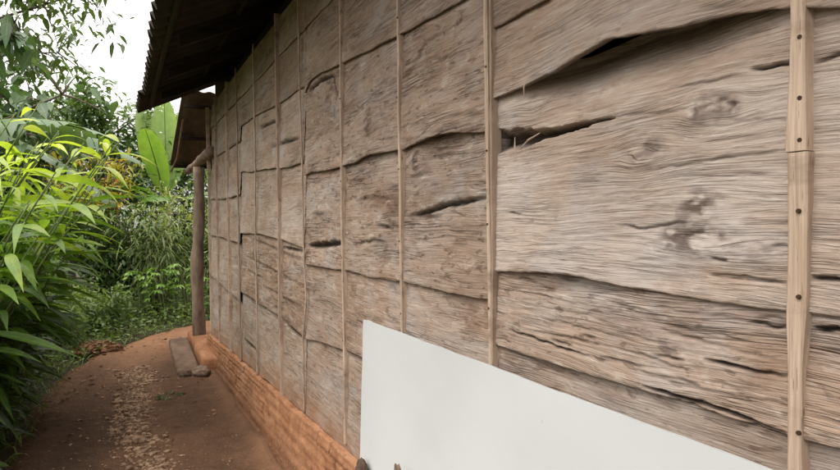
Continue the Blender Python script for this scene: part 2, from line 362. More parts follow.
def cpx(poly, w, d=.014): return (px(poly), w, d)
B = {k: wallp(x, 228)[0] for k, x in dict(b0=802, b1=489, b2=400, b3=344.5, b4=303.5, b5=281, b6=257.5, b7=240, b8=230, b9=219, b10=211).items()}
YE = B['b10']+.05                                           # far corner of the wall
def ptop(y): return .45+(np.clip(y, 2.6, 7.8)-2.6)*(-.20/5.2)   # top of the clay footing
PT = [(-3, .45), (2.6, .45), (YE+.1, float(ptop(YE)))]
def flat(z, a=-3, b=9): return [(a, z), (b, z)]
def ov(e, h=.05): return [(y, z+h) for y, z in e]
Yn = .18; Y1 = B['b1']
# section right of the batten at b1 ------------------------------------------------
eA0 = [(-.5, 2.06)]+px([(493, 25), (508, 17), (542, 0)]); eA0 = [(Yn-.2, 2.10)]+[(.9, 2.13)]+sorted(px([(493, 25), (508, 17), (542, 0)]))
eA1 = px([(840, 6), (791, 5), (728, 16), (664, 30), (618, 40), (593, 53), (563, 70), (529, 83), (493, 97)]); eA1 = [(Yn-.2, eA1[0][1]-.01)]+eA1
eA3 = px([(840, 316), (785, 309), (754, 305), (700, 297), (662, 290), (620, 284), (590, 277), (570, 272), (540, 270), (495, 271)]); eA3 = [(Yn-.2, eA3[0][1])]+eA3
eA4 = px([(840, 449), (779, 433), (723, 414), (686, 401), (637, 387), (600, 377), (495, 345)]); eA4 = [(Yn-.2, eA4[0][1])]+eA4
uA2 = [(y, z+.05) for y, z in eA1]
upA2 = [(y, z+.045) for y, z in eA1]; _u = px([(840, -14), (791, -12), (740, -2), (700, 16), (680, 24), (640, 38), (600, 50), (575, 56), (555, 60), (530, 66), (493, 78)]); 
kA2 = [(*wallp(705, 106), .05, .03, .8), (*wallp(690, 112), .02, .018, .8), (*wallp(727, 106), .016, .014, .7), (*wallp(640, 150), .05, .03, .45), (*wallp(632, 158), .03, .02, .5),
       (*wallp(690, 205), .06, .03, .75), (*wallp(695, 240), .085, .026, .95), (*wallp(525, 100), .02, .02, .3), (*wallp(760, 250), .04, .015, .3)]
cA2 = [cpx([(740, 68), (765, 65), (791, 60)], .004, .012), cpx([(612, 225), (640, 228), (690, 222)], .0025, .008), cpx([(640, 170), (700, 160), (788, 150)], .002, .006),
       cpx([(660, 88), (700, 80), (740, 70)], .002, .005), cpx([(705, 276), (745, 279), (785, 282)], .003, .012), cpx([(705, 258), (725, 262)], .003, .006),
       cpx([(806, 62), (840, 52)], .003, .008), cpx([(806, 276), (840, 281)], .004, .012), cpx([(505, 213), (520, 214)], .003, .005), (px([(491, 141), (520, 138), (560, 128), (610, 116)]), (.0, .026), .05),
       cpx([(600, 117), (640, 112), (690, 108)], .0018, .004)]
cA2 += [cpx([(x, y), (x+25, y-3), (x+60, y-4)], .0010, .003) for x, y in ((660, 128), (700, 140), (728, 122), (655, 178), (715, 176), (730, 205), (600, 195), (560, 235), (735, 226), (620, 262))]
plank(Yn, Y1, eA0, flat(2.7), .006, .006, tone=0.274, brown=.5, rough=.5, ncr=26, lap=.017, seed=1)  # low tone: the eave's shade is put into this row's colour
plank(Yn, Y1, eA1, ov(eA0, .05), .005, .0045, tone=.5, brown=.55, rough=.35, ncr=14, lap=.02, lift=[(wallp(790, 30)[0], wallp(505, 80)[0], .036)], seed=2,
      cracks=[cpx([(700, 8), (750, 4)], .002, .008)])
plank(Yn, Y1, eA3, upA2, .004, .0026, tone=.70, brown=.02, rough=.22, ncr=8, lap=.018, lift=[(wallp(655, 290)[0], wallp(490, 271)[0], .020)], knots=kA2, cracks=cA2, seed=3, base=.006, sink=[(wallp(800, 30)[0], wallp(508, 80)[0], .095)])
cA4 = [cpx([(699, 359), (745, 370), (786, 379)], 0.0033, 0.0135), cpx([(740, 323), (770, 327), (786, 326)], 0.0022, 0.0105), cpx([(640, 306), (700, 315), (755, 323)], 0.0014, 0.0067),
       cpx([(808, 327), (840, 333)], 0.0044, 0.0150), cpx([(505, 330), (545, 343), (590, 358)], 0.0028, 0.0105), cpx([(600, 345), (640, 356), (690, 372)], 0.0014, 0.0067),
       cpx([(530, 316), (580, 328), (640, 343)], 0.0017, 0.0075), cpx([(500, 300), (560, 312), (620, 322)], 0.0011, 0.0053), cpx([(640, 387), (690, 401), (745, 420), (786, 434)], 0.0044, 0.0150),
       cpx([(600, 300), (640, 312), (680, 322)], 0.0014, 0.0060), cpx([(690, 340), (730, 350), (780, 362)], 0.0014, 0.0060), cpx([(655, 330), (700, 342), (740, 350)], 0.0017, 0.0060)]
cA4 += [cpx([(x, y), (x+30, y+7), (x+62, y+15)], 0.0012, 0.0060) for x, y in ((520, 292), (560, 300), (610, 332), (650, 322), (690, 330), (560, 350), (625, 368), (680, 385), (710, 395), (640, 375), (700, 380), (735, 395))]
plank(Yn, Y1, eA4, ov(eA3, .05), .004, .0026, tone=.52, brown=.62, rough=.75, ncr=40, lap=.017, cracks=cA4, seed=4)
plank(Yn, Y1, flat(.80), ov(eA4, .05), .006, .006, tone=.46, brown=.35, rough=.6, ncr=30, seed=5)
plank(Yn, Y1, PT, flat(.85), .012, .012, tone=.42, brown=.45, rough=.4, seed=6)
plank(Yn, Y1, flat(2.64), flat(2.93), .012, .012, tone=0.216, brown=.5, seed=7)  # top row, eave shade painted in through the tone
# section nearer than the picture ---------------------------------------------------
rows = [2.64, 2.10, 1.86, 1.31, .98, .80]
prev = 2.93
for z in rows:
    plank(-2.6, Yn, flat(z), flat(prev+.05 if prev < 2.9 else prev), .015, .014, tone=.48, brown=.35, seed=8); prev = z
plank(-2.6, Yn, PT, flat(.85), .015, .015, tone=.42, brown=.4, seed=9)
# section b1 .. b4 --------------------------------------------------------------------
Y4 = B['b4']
e0 = px([(303, 92), (308, 81), (320, 72), (327, 68), (341, 62), (346, 60), (370, 48), (393, 36), (401, 32), (431, 15), (459, 0)]); e0 = [(1.4, e0[0][1]+.02)]+e0
e1 = px([(305, 174), (329, 170), (346, 165), (371, 155), (395, 150), (403, 150), (418, 143), (431, 138), (455, 132), (487, 130)])
e2 = px([(308, 264), (344, 271), (372, 277), (399, 281), (420, 287), (448, 293), (488, 300)])
e3 = px([(306, 338), (325, 344), (342, 350), (400, 372), (488, 420)])
cD = [cpx([(306, 246), (325, 245), (343, 243)], .016, .03), cpx([(309, 214), (325, 215)], .004, .01), cpx([(404, 217), (420, 213), (439, 206), (460, 202), (484, 197)], .010, .022), cpx([(405, 215), (440, 217)], .005, .012),
      cpx([(351, 245), (372, 240), (386, 243)], .006, .01), cpx([(372, 225), (388, 228)], .007, .012), cpx([(350, 200), (372, 197), (392, 199)], .005, .01),
      cpx([(415, 160), (450, 154), (482, 150)], .003, .009), cpx([(405, 178), (425, 172)], .004, .01)]
plank(Y1, Y4, e0, flat(2.72), .01, .01, tone=0.310, brown=0.640, rough=.5, ncr=18, lap=.017, seed=20)  # low tone carries the shade under the eave
plank(Y1, Y4, e1, ov(e0), .0075, .0065, tone=0.404, brown=0.560, rough=.75, ncr=46, lap=.02, lift=[(wallp(398, 150)[0], wallp(500, 132)[0], -.0), (wallp(480, 135)[0], wallp(404, 150)[0], .026), (wallp(399, 150)[0], wallp(350, 162)[0], .012)], seed=21,
      knots=[(*wallp(411, 165), .03, .045, .5), (*wallp(327, 82), .13, .08, .65), (*wallp(367, 122), .05, .05, .6), (*wallp(333, 108), .03, .04, .4)],
      cracks=[cpx([(421, 60), (424, 40)], .006, .01), cpx([(305, 92), (316, 80), (330, 75)], .012, .025), cpx([(329, 74), (335, 86), (334, 98)], .02, .02)])
plank(Y1, Y4, e2, ov(e1, .045), .0075, .0062, tone=0.430, brown=0.590, rough=.85, ncr=70, lap=.018, cracks=cD, seed=22, lift=[(wallp(489, 300)[0], wallp(430, 290)[0], .012)],
      knots=[(*wallp(411, 163), .03, .04, .85), (*wallp(390, 224), .05, .02, .5), (*wallp(318, 215), .1, .03, .4)])
plank(Y1, Y4, e3, ov(e2), .0085, .008, tone=0.430, brown=0.640, rough=.55, ncr=40, seed=23, cracks=[cpx([(448, 276), (470, 281), (487, 285)], .006, .014), cpx([(310, 300), (330, 304)], .004, .01)])
plank(Y1, Y4, PT, ov(e3), .012, .01, tone=0.430, brown=0.420, rough=.35, ncr=14, seed=24)
plank(Y1, Y4, flat(2.66), flat(2.93), .015, .015, tone=0.258, brown=0.640, seed=25)  # tone lowered to paint the eave's shade
# section b4 .. b7 --------------------------------------------------------------------
Y7 = B['b7']
f0 = px([(242, 124), (255, 116), (276, 104), (281, 100), (295, 89), (302, 86)])
f1 = px([(240, 172), (252, 171), (265, 168), (281, 168), (299, 164)])
f2 = px([(240, 233), (257, 234), (280, 238), (303, 249)])
f3 = px([(240, 291), (257, 302), (280, 317), (304, 336)])
plank(Y4, Y7, f0, flat(2.72), .014, .012, tone=0.327, brown=0.640, ncr=14, seed=30)  # shade below the eave painted in by the low tone
plank(Y4, Y7, f1, ov(f0), .011, .009, tone=0.430, brown=0.480, rough=.3, ncr=18, lap=.02, seed=31, cracks=[cpx([(257, 128), (277, 119)], .012, .02), cpx([(270, 147), (283, 142), (298, 138)], .012, .02)])
plank(Y4, Y7, f2, ov(f1), .011, .009, tone=0.473, brown=0.360, rough=.2, ncr=12, lap=.019, seed=32)
plank(Y4, Y7, f3, ov(f2), .011, .008, tone=0.396, brown=0.990, rough=.8, ncr=40, lap=.019, seed=33, knots=[(*wallp(252, 252), .03, .06, .9)],
      cracks=[cpx([(243, 236), (260, 243), (281, 253), (302, 262)], .006, .012), cpx([(244, 256), (262, 265), (281, 276), (303, 287)], .006, .012), cpx([(259, 285), (270, 290), (284, 299), (303, 309)], .005, .012), cpx([(278, 247), (302, 252)], .009, .016), cpx([(246, 270), (262, 279)], .006, .012)])
plank(Y4, Y7, PT, ov(f3), .013, .01, tone=0.473, brown=0.290, rough=.45, ncr=18, seed=34, cracks=[cpx([(284, 325), (292, 332), (302, 338)], .014, .02), cpx([(243, 340), (256, 352)], .012, .02)])
plank(Y4, Y7, flat(2.66), flat(2.93), .02, .02, tone=0.258, brown=0.640, seed=35)  # top row again darkened in colour for the eave's shade
# section b7 .. corner ----------------------------------------------------------------
g1 = px([(211, 199), (225, 198), (237, 195)]); g2 = px([(211, 235), (225, 238), (238, 243)]); g3 = px([(211, 276), (222, 285), (238, 300)]); g0 = px([(211, 158), (225, 150), (238, 142)])
plank(Y7, YE, g0, flat(2.72), .018, .016, tone=0.327, brown=0.590, ncr=8, seed=40)  # eave shade put into the tone here too
plank(Y7, YE, g1, ov(g0), .014, .012, tone=0.413, brown=0.540, rough=.5, ncr=14, lap=.022, seed=41)
plank(Y7, YE, g2, ov(g1), .014, .012, tone=0.430, brown=0.440, ncr=10, lap=.022, seed=42)
plank(Y7, YE, g3, ov(g2), .014, .012, tone=0.447, brown=0.440, ncr=14, lap=.022, seed=43)
plank(Y7, YE, PT, ov(g3), .014, .012, tone=0.430, brown=0.390, rough=.4, ncr=14, seed=44)
plank(Y7, YE, flat(2.66), flat(2.93), .03, .03, tone=0.258, brown=0.640, seed=45)  # low tone stands in for shade right under the roof

# battens ------------------------------------------------------------------------------
def nail(y, z, X, parent):
    mb = MB(); mb.tube([(X+.002, y, z), (X-.0018, y, z)], [.0042, .0036], 8); mb.build('nail', M['nail'], parent)
def batten(x_of, z0, z1, w, X=-.027, th=.007, tone=.6, wob=.003, seed=0, nails=0, twig=False):
    """x_of: list of (px x, px y) down the batten"""
    if x_of[0][0] < 300: X -= .008; th = .009
    pl = [wallp(x, y, X) for x, y in x_of]; pl.sort(key=lambda p: p[1])
    zs = np.linspace(z0, z1, max(8, int((z1-z0)/.03)))
    yc = np.interp(zs, [p[1] for p in pl], [p[0] for p in pl])
    if len(pl) > 1 and True:
        yc = np.polyval(np.polyfit([p[1] for p in pl], [p[0] for p in pl], 1), zs) if len(pl) == 2 else yc
    yc = yc+wob*fbm(zs*2.5, zs*0, 300+seed, 3)*3
    w = w*(.95 if w > .026 and x_of[0][0] > 700 else .8); w = w*(.78 if x_of[0][0] < 300 else .68 if x_of[0][0] < 480 else 1); ww = w/2*(1+.35*fbm(zs*5, zs*0, 320+seed, 3)); xx = X+.005*fbm(zs*2, zs*0, 340+seed, 2)
    n = len(zs)
    if twig:
        mb = MB(); mb.tube([(xx[i]-.002, yc[i], zs[i]) for i in range(n)], list(ww*.85), 7, .9)
        o = mb.build('batten', M['batten'], HOUSE, True)
        o.data.attributes.new('tone', 'FLOAT', 'POINT').data.foreach_set('value', np.full(len(o.data.vertices), tone, np.float32))
        return o
    c = .003
    prof = lambda i: [(xx[i]+.03, yc[i]-ww[i]), (xx[i]-th+c, yc[i]-ww[i]), (xx[i]-th, yc[i]-ww[i]+c), (xx[i]-th, yc[i]+ww[i]-c), (xx[i]-th+c, yc[i]+ww[i]), (xx[i]+.03, yc[i]+ww[i])]
    V = []; Fc = []
    for i in range(n): V += [(a, b, zs[i]) for a, b in prof(i)]
    for i in range(n-1):
        for k in range(5): Fc.append((i*6+k, i*6+6+k, i*6+7+k, i*6+1+k))
    Fc.append(tuple(range(6))); Fc.append(tuple(range((n-1)*6, n*6))[::-1])
    o = mesh('batten', V, Fc, M['batten'], HOUSE, {'tone': np.full(len(V), tone)}, smooth=False)
    if nails:
        r = random.Random(seed)
        for k in range(nails):
            z = z0+.12+(z1-z0-.2)*k/max(1, nails-1); i = int(np.argmin(abs(zs-z))); nail(yc[i]+r.uniform(-.003, .003), zs[i], xx[i]-th, o)
    return o
zt = 2.95
# the near batten is two lengths, the upper one lapping over the lower
bn = batten([(801.5, 0), (798.5, 152)], wallp(799, 152, -.042)[1]+.003, zt, .029, tone=.8, seed=1, wob=.0015)
for yy in (37, 98, 140): a = wallp(799, yy, -.035); nail(a[0]-.001, a[1], -.0345, bn)
bn = batten([(798.6, 152), (796, 460)], .47, wallp(799, 152, -.042)[1]+.001, .0285, X=-.0275, tone=.76, seed=2, wob=.0015)
for yy in (211, 297, 433): a = wallp(798, yy, -.036); nail(a[0], a[1], -.035, bn)
batten([(486.5, 0), (490.5, 365)], .47, zt, .021, tone=.62, seed=3, nails=11, wob=.002)
batten([(490.5, 0), (493.5, 365)], .47, zt, .010, X=-.03, th=.006, tone=.35, seed=4, wob=.002)
batten([(398, 0), (402.5, 330)], .47, zt, .024, tone=.66, seed=5, nails=9, wob=.002)
batten([(340, 0), (346, 465)], .47, zt, .021, tone=.5, seed=6, nails=7, wob=.003)
batten([(298, 0), (300, 100), (302.5, 180), (304.5, 260), (306.5, 300), (303, 340), (304.5, 420)], float(ptop(Y4))+.01, zt, .022, tone=.42, seed=7, wob=.004, twig=True)
batten([(276, 50), (281.5, 400)], float(ptop(B['b5'])), zt, .026, tone=.4, seed=8, nails=4)
batten([(254, 80), (258, 370)], float(ptop(B['b6'])), zt, .028, tone=.45, seed=9, twig=True, wob=.005)
batten([(236, 90), (241, 345)], float(ptop(B['b7']))-.02, zt, .03, tone=.22, seed=10, wob=.006, twig=True)
batten([(226, 110), (230.5, 335)], float(ptop(B['b8'])), zt, .03, tone=.5, seed=11, wob=.004)
batten([(215, 120), (219.5, 340)], float(ptop(B['b9'])), zt, .03, tone=.36, seed=12, wob=.005)
batten([(207, 130), (211.5, 335)], float(ptop(B['b10'])), zt, .032, tone=.5, seed=13, wob=.003)
for yy in (-.45, -1.1, -1.7, -2.3): batten([wallp(0, 0)]*0 or [(420, 0), (420, 470)], .47, zt, .026, tone=.6, seed=int(20+yy*5)).location.y = yy-wallp(420, 235, -.027)[0]
# splinters at the split
for (a, b, r) in (((540, 133), (520, 149), .003), ((515, 137), (517, 160), .0022), ((526, 80), (524, 97), .002)):
    ya, za = wallp(*a, -.05); yb, zb = wallp(*b, -.05)
    mb = MB(); mb.tube([(-.05, ya, za), (-.054, (ya+yb)/2, (za+zb)/2+.003), (-.05, yb, zb)], [r*.4, r, r*.3], 5); o = mb.build('splinter', M['batten'], HOUSE)
    o.data.attributes.new('tone', 'FLOAT', 'POINT').data.foreach_set('value', np.full(len(o.data.vertices), .7, np.float32))

# shell behind the planks
mb = MB(); mb.box(.13, .16, -2.6, YE-.05, 0, 3.2); mb.build('dark_backing', M['dark'], HOUSE)  # near-black sheet added to stand for the dark inside seen through gaps
XB = 4.4; RX = 2.2; SL = math.tan(R(25.5)); EX = -.79; EZ = 2.885
ridge = EZ+(RX-EX)*SL
def gable(y0, y1):
    zt0 = EZ+(0-EX)*SL-.05
    V = [(0, y, z) if False else (x, y, z) for y in (y0, y1) for x, z in ((.03, 0), (XB, 0), (XB, zt0), (RX, ridge-.06), (.03, zt0))]
    mesh('wall', V, [(0,1,2,3,4), (9,8,7,6,5), (0,5,6,1), (1,6,7,2), (2,7,8,3), (3,8,9,4), (4,9,5,0)], M['gable'], HOUSE, smooth=False)
gable(YE-.03, YE+.02); gable(-2.62, -2.57)
mb = MB(); mb.box(XB-.03, XB+.03, -2.57, YE-.03, 0, 3.3); mb.build('wall', M['gable'], HOUSE)

# clay footing ---------------------------------------------------------------------------
def footing():
    ys = np.arange(-2.6, YE+.12, .012); nu = len(ys); top = ptop(ys)
    prof = [(.04, 0, 0), (-.062, -.004, 0)] ; nv = 46
    t = np.linspace(0, 1, nv)
    Y = np.repeat(ys[:, None], nv, 1)
    zz = (1-t)[None, :]*(top[:, None]-.012)-.06*t[None, :]
    out = np.full_like(Y, .052)
    # courses of brick
    ch = .068; crs = (top[:, None]-zz)/ch; ci = np.floor(crs); cf = crs-ci
    hj = np.minimum(cf, 1-cf)*ch
    yb = Y/.215+.5*(ci % 2)+.25*vn(ci*3.1, Y*0, 5); bf = yb-np.floor(yb); vj = np.minimum(bf, 1-bf)*.215
    j = np.maximum((1-sstep(.002, .012, hj))*.75, 1-sstep(.003, .012, vj))
    mud = sstep(-.15, .3, fbm(Y*1.5, zz*4, 60, 3)+.12+.25*(ci > 2)-.25*(ci < 1))
    j = j*(1-.92*mud)
    step = .0115*(ci+sstep(.55, 1.0, cf))+.010*(_hash(np.floor(yb), ci, 3)-.5)*(1-mud)
    out = out+step+.010*fbm(Y*2.2, zz*6, 61, 4)+.006*fbm(Y*16, zz*24, 62, 4)-.016*j
    X = -out
    P = np.stack([X, Y, zz], -1)
    tp = np.stack([np.full(nu, .03), ys, top-.002], 1)[:, None]; t2 = np.stack([X[:, 0]+.012, ys, top-.006+.018*fbm(ys*7, ys*0, 63, 4)], 1)[:, None]
    P = np.concatenate([tp, t2, P], 1); nvv = nv+2
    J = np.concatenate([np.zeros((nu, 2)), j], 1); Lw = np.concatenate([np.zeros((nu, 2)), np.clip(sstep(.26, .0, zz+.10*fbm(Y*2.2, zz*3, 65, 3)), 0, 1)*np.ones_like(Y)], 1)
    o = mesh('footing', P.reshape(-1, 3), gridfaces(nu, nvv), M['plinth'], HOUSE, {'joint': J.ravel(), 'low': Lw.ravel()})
footing()
mb = MB(); mb.box(-.1, .6, YE+.03, YE+.06, -.05, .2)
def lump_slab(name, x0, x1, y0, y1, z0, z1, mat, parent, res=.03, amp=.012, seed=0, attrs=None, rnd=.03):
    """a worn block: rounded box heightfield with side skirts"""
    nx = max(4, int((x1-x0)/res)); ny = max(4, int((y1-y0)/res)); xs = np.linspace(x0, x1, nx); ys = np.linspace(y0, y1, ny)
    X, Y = np.meshgrid(xs, ys, indexing='ij')
    d = np.minimum(np.minimum(X-x0, x1-X), np.minimum(Y-y0, y1-Y))
    Z = z1-rnd*(1-np.clip(d/rnd, 0, 1))**2+amp*fbm(X*9, Y*9, 400+seed, 4)
    X = X+amp*fbm(Y*5, X*5, 410+seed, 3); Y = Y+amp*fbm(X*5, Y*5, 420+seed, 3)
    P = np.stack([X, Y, Z], -1)
    skirt = lambda a, s: None
    V = P.reshape(-1, 3); Fc = gridfaces(nx, ny)
    ring = [(i, 0) for i in range(nx)]+[(nx-1, j) for j in range(1, ny)]+[(i, ny-1) for i in range(nx-2, -1, -1)]+[(0, j) for j in range(ny-2, 0, -1)]
    idx = np.array([i*ny+j for i, j in ring]); n = len(idx); base = len(V)
    rows_ = []
    for q in range(1, 5):
        r = V[idx].copy(); t = q/4; cx, cy = (x0+x1)/2, (y0+y1)/2
        r[:, 2] = V[idx, 2]*(1-t)+z0*t
        r[:, 0] += np.sign(r[:, 0]-cx)*amp*(.3+fbm(r[:, 1]*8, r[:, 2]*20, 430+seed, 3)); r[:, 1] += np.sign(r[:, 1]-cy)*amp*(.3+fbm(r[:, 0]*8, r[:, 2]*20, 440+seed, 3))
        rows_.append(r)
    V = np.concatenate([V]+rows_); fs = [Fc]
    prev = idx
    for q in range(4):
        cur = base+q*n+np.arange(n); fs.append(np.stack([prev, cur, np.roll(cur, -1), np.roll(prev, -1)], 1)); prev = cur
    Fc = np.concatenate(fs)
    at = {k: np.full(len(V), a) for k, a in (attrs or {}).items()}
    return mesh(name, V, Fc, mat, parent, at)
lump_slab('porch_floor', -.17, 3.0, YE+.02, 8.75, -.1, .145, M['plinth'], HOUSE, res=.05, rnd=.02, attrs={'joint': 0, 'low': 0}, seed=1)
lump_slab('ledge', -.20, -.05, 6.72, YE+.1, -.1, .15, M['plinth'], HOUSE, rnd=.014, amp=.007, attrs={'joint': 0, 'low': 0}, seed=2)

# roof --------------------------------------------------------------------------------------
ROOF = None
YR0, YR1 = -3.0, 8.0
def corr(name, P0, P1, y0, y1, mat, parent, pitch=.2, amp=.034, dy=.0225, nu=14, wav=.006, seed=0):
    """corrugated sheet: slope from P0=(x,z) (eave) to P1, running y0..y1"""
    ys = np.arange(y0, y1+dy*.5, dy); ny = len(ys); u = np.linspace(0, 1, nu)
    U, Y = np.meshgrid(u, ys, indexing='ij')
    dx, dz = P1[0]-P0[0], P1[1]-P0[1]; L = math.hypot(dx, dz); nx_, nz_ = -dz/L, dx/L
    w = amp*np.sin(2*np.pi*Y/pitch)+.5*amp*np.sin(4*np.pi*Y/pitch+.6)*.5+wav*fbm(Y*.8, U*3, 500+seed, 3)
    jit = (_hash(np.floor(Y/1.0), U*0, 7+seed)-.5)*.05*(U < .02)
    X = P0[0]+dx*U+nx_*w+jit; Z = P0[1]+dz*U+nz_*w+jit*dz/dx
    V = np.stack([X, Y, Z], -1); V2 = V+np.array([-nx_*.006, 0, -nz_*.006])*1.0
    V2 = V-np.array([nx_, 0, nz_])*.007
    f = gridfaces(nu, ny); n = V.reshape(-1, 3).shape[0]
    # rim
    rim = []
    def idx(i, j): return i*ny+j
    for j in range(ny-1):
        rim += [(idx(0, j), idx(0, j+1), n+idx(0, j+1), n+idx(0, j)), (idx(nu-1, j+1), idx(nu-1, j), n+idx(nu-1, j), n+idx(nu-1, j+1))]
    for i in range(nu-1):
        rim += [(idx(i+1, 0), idx(i, 0), n+idx(i, 0), n+idx(i+1, 0)), (idx(i, ny-1), idx(i+1, ny-1), n+idx(i+1, ny-1), n+idx(i, ny-1))]
    return mesh(name, np.concatenate([V.reshape(-1, 3), V2.reshape(-1, 3)]), np.concatenate([f, f[:, ::-1]+n, np.array(rim)]), mat, parent)
ROOF = corr('roof', (EX, EZ), (RX, ridge), YR0, YR1, M['roof'], HOUSE, seed=1)
corr('roof', (2*RX-EX, EZ), (RX, ridge), YR0, YR1, M['roof'], HOUSE, seed=2)
def zs_roof(x): return EZ+(x-EX)*SL
mb = MB()
for y in np.arange(-2.5, 7.9, 1.05):
    mb = MB(); x0, x1 = EX+.2, RX
    V = []
    o = .055
    for x in (x0, x1):
        z = zs_roof(x)-.075
        V += [(x, y-.025, z-o*1.6), (x, y+.025, z-o*1.6), (x, y+.025, z), (x, y-.025, z)]
    mesh('rafter', V, [(0,1,2,3)[::-1], (4,5,6,7), (0,4,5,1)[::-1], (1,5,6,2)[::-1], (2,6,7,3)[::-1], (3,7,4,0)[::-1]], M['rafter'], ROOF, smooth=False)
for x in (EX+.13, EX+.62, EX+1.2, EX+1.9, EX+2.6):
    z = zs_roof(x)-.03
    mb = MB(); mb.tube([(x, YR0+.1, z-.026), (x+.008, 2.0, z-.02), (x-.006, 5, z-.026), (x, YR1-.12, z-.026)], .022, 8); mb.build('purlin', M['rafter'], ROOF, True)

# porch at the far gable ------------------------------------------------------------------------
PR = bpy.data.objects.new('porch', None); COL.objects.link(PR); PR.parent = HOUSE
def porch_sheet():
    xs = np.arange(-.28, 4.6, .019); nx = len(xs); nu = 12; u = np.linspace(0, 1, nu)
    U, X = np.meshgrid(u, xs, indexing='ij'); w = .009*np.sin(2*np.pi*X/.15)+.004*fbm(X*.8, U*2, 77, 3)
    Y = 8.12+2.1*U; Z = 3.19-.73*U+w
    V = np.stack([X, Y, Z], -1).reshape(-1, 3); f = gridfaces(nu, nx); n = len(V)
    V2 = V-np.array([0, 0, .008]); rim = []
    for j in range(nx-1):
        for i in (0, nu-1): rim.append((i*nx+j, i*nx+j+1, n+i*nx+j+1, n+i*nx+j))
    for i in range(nu-1):
        for j in (0, nx-1): rim.append((i*nx+j, (i+1)*nx+j, n+(i+1)*nx+j, n+i*nx+j))
    mesh('porch_roof', np.concatenate([V, V2]), np.concatenate([f[:, ::-1], f+n, np.array(rim)]), M['porchroof'], PR)
porch_sheet()
def logmesh(name, pts, r, seed=0, n=14, mat='log'):
    P = [Vector(p) for p in pts]; fine = []
    for i in range(len(P)-1):
        for k in range(10): fine.append(P[i].lerp(P[i+1], k/10))
    fine.append(P[-1]); rr = []
    for i, p in enumerate(fine):
        t = i/(len(fine)-1); rr.append(r[0]+(r[1]-r[0])*t+.22*r[0]*float(fbm(t*9, 0, 600+seed, 3)))
        fine[i] = p+Vector(((.024 if name == 'post' else .012)*float(fbm(t*3, 1, 610+seed, 2)), .02*float(fbm(t*3, 2, 620+seed, 2)), 0))*min(1, 4*t)
    mb = MB(); mb.tube(fine, rr, n); return mb.build(name, M[mat], PR, True)
logmesh('post', [(-.075, 8.32, .08), (-.09, 8.31, 1.2), (-.075, 8.32, 2.27)], (.083, .066), 1)
logmesh('beam', [(-.05, 7.35, 2.37), (-.07, 8.5, 2.34), (-.075, 9.75, 2.33)], (.058, .05), 2)
logmesh('post', [(3.3, 9.7, -.1), (3.3, 9.72, 1.2), (3.3, 9.7, 2.45)], (.06, .05), 4)
for y, z in ((8.35, 3.04), (9.2, 2.75), (10.1, 2.44)): logmesh('purlin', [(-.24, y, z), (2, y, z+.01), (4.5, y, z)], (.028, .025), 5+int(y), 8, 'rafter')
mb = MB(); mb.tube([(-.22, 8.75, 2.93), (-.235, 9.5, 2.5), (-.27, 10.1, 2.36)], .012, 6); mb.build('strut', M['batten'], PR).data.attributes.new('tone', 'FLOAT', 'POINT')

# ------------------------------------------------------------------ board and loose things
Bt = wallp(363, 319, -.068)
def board():
    y1, z1 = Bt; y0 = y1-2.44; zb = .452; xt, xb = -.068, -.093; th = .007
    ny, nz = 60, 16
    ys = np.linspace(y0, y1, ny); t = np.linspace(0, 1, nz)
    Y, T = np.meshgrid(ys, t, indexing='ij'); Z = zb+(z1-zb)*T-.0
    X = xb+(xt-xb)*T-.006*np.sin(np.pi*(Y-y0)/2.44)*(1-T)*0+.0025*fbm(Y*2, Z*2, 700, 3)
    Y = Y+np.where(Y > y1-.001, .0025*fbm(Z*18, Z*0, 701, 3)-.022*(1-T), 0)
    Z = Z+np.where(T > .999, .0025*fbm(Y*9, Y*0, 702, 3), 0)
    # chipped top corner
    Z = Z-np.where((T > .999) & (Y > y1-.02), .006, 0)
    V = np.stack([X, Y, Z], -1).reshape(-1, 3); n = len(V); V2 = V+np.array([th, 0, 0]); f = gridfaces(ny, nz); rim = []
    for j in range(nz-1):
        for i in (0, ny-1): rim.append((i*nz+j, i*nz+j+1, n+i*nz+j+1, n+i*nz+j))
    for i in range(ny-1):
        for j in (0, nz-1): rim.append((i*nz+j, (i+1)*nz+j, n+(i+1)*nz+j, n+i*nz+j))
    o = mesh('white_board', np.concatenate([V, V2]), np.concatenate([f[:, ::-1], f+n, np.array(rim)]), M['board'], None, smooth=False)
    tag(o, 'large smooth white panel leaning against the plank wall', 'board')
board()
def icos(sub=2):
    import bmesh
    bm = bmesh.new(); bmesh.ops.create_icosphere(bm, subdivisions=sub, radius=1); bm.verts.ensure_lookup_table()
    V = np.array([v.co[:] for v in bm.verts]); Fc = np.array([[v.index for v in f.verts] for f in bm.faces]); bm.free(); return V, Fc
IC1 = icos(1); IC2 = icos(2); IC4 = icos(4)
def rock(name, loc, size, mat, label, cat, seed=0, group=None, sharp=.35):
    V, Fc = IC4; V = V.copy()
    d = 1+sharp*fbm(V[:, 0]*1.6+seed, V[:, 1]*1.6+V[:, 2]*1.1, 800+seed, 4)+.12*fbm(V[:, 0]*6+seed, V[:, 2]*6+V[:, 1]*3, 810+seed, 3)
    V = V*d[:, None]*np.array(size); o = mesh(name, V, Fc, mat, None); o.location = loc
    return tag(o, label, cat, group)
def led(x, z, X=-.125):
    y, _ = wallp(x, 466, X); return (X, y, z)
rock('clod', led(362, .49, -.118), (.022, .055, .075), M['clod'], 'dark brown clod wedged at the left foot of the white panel', 'clod', 1)
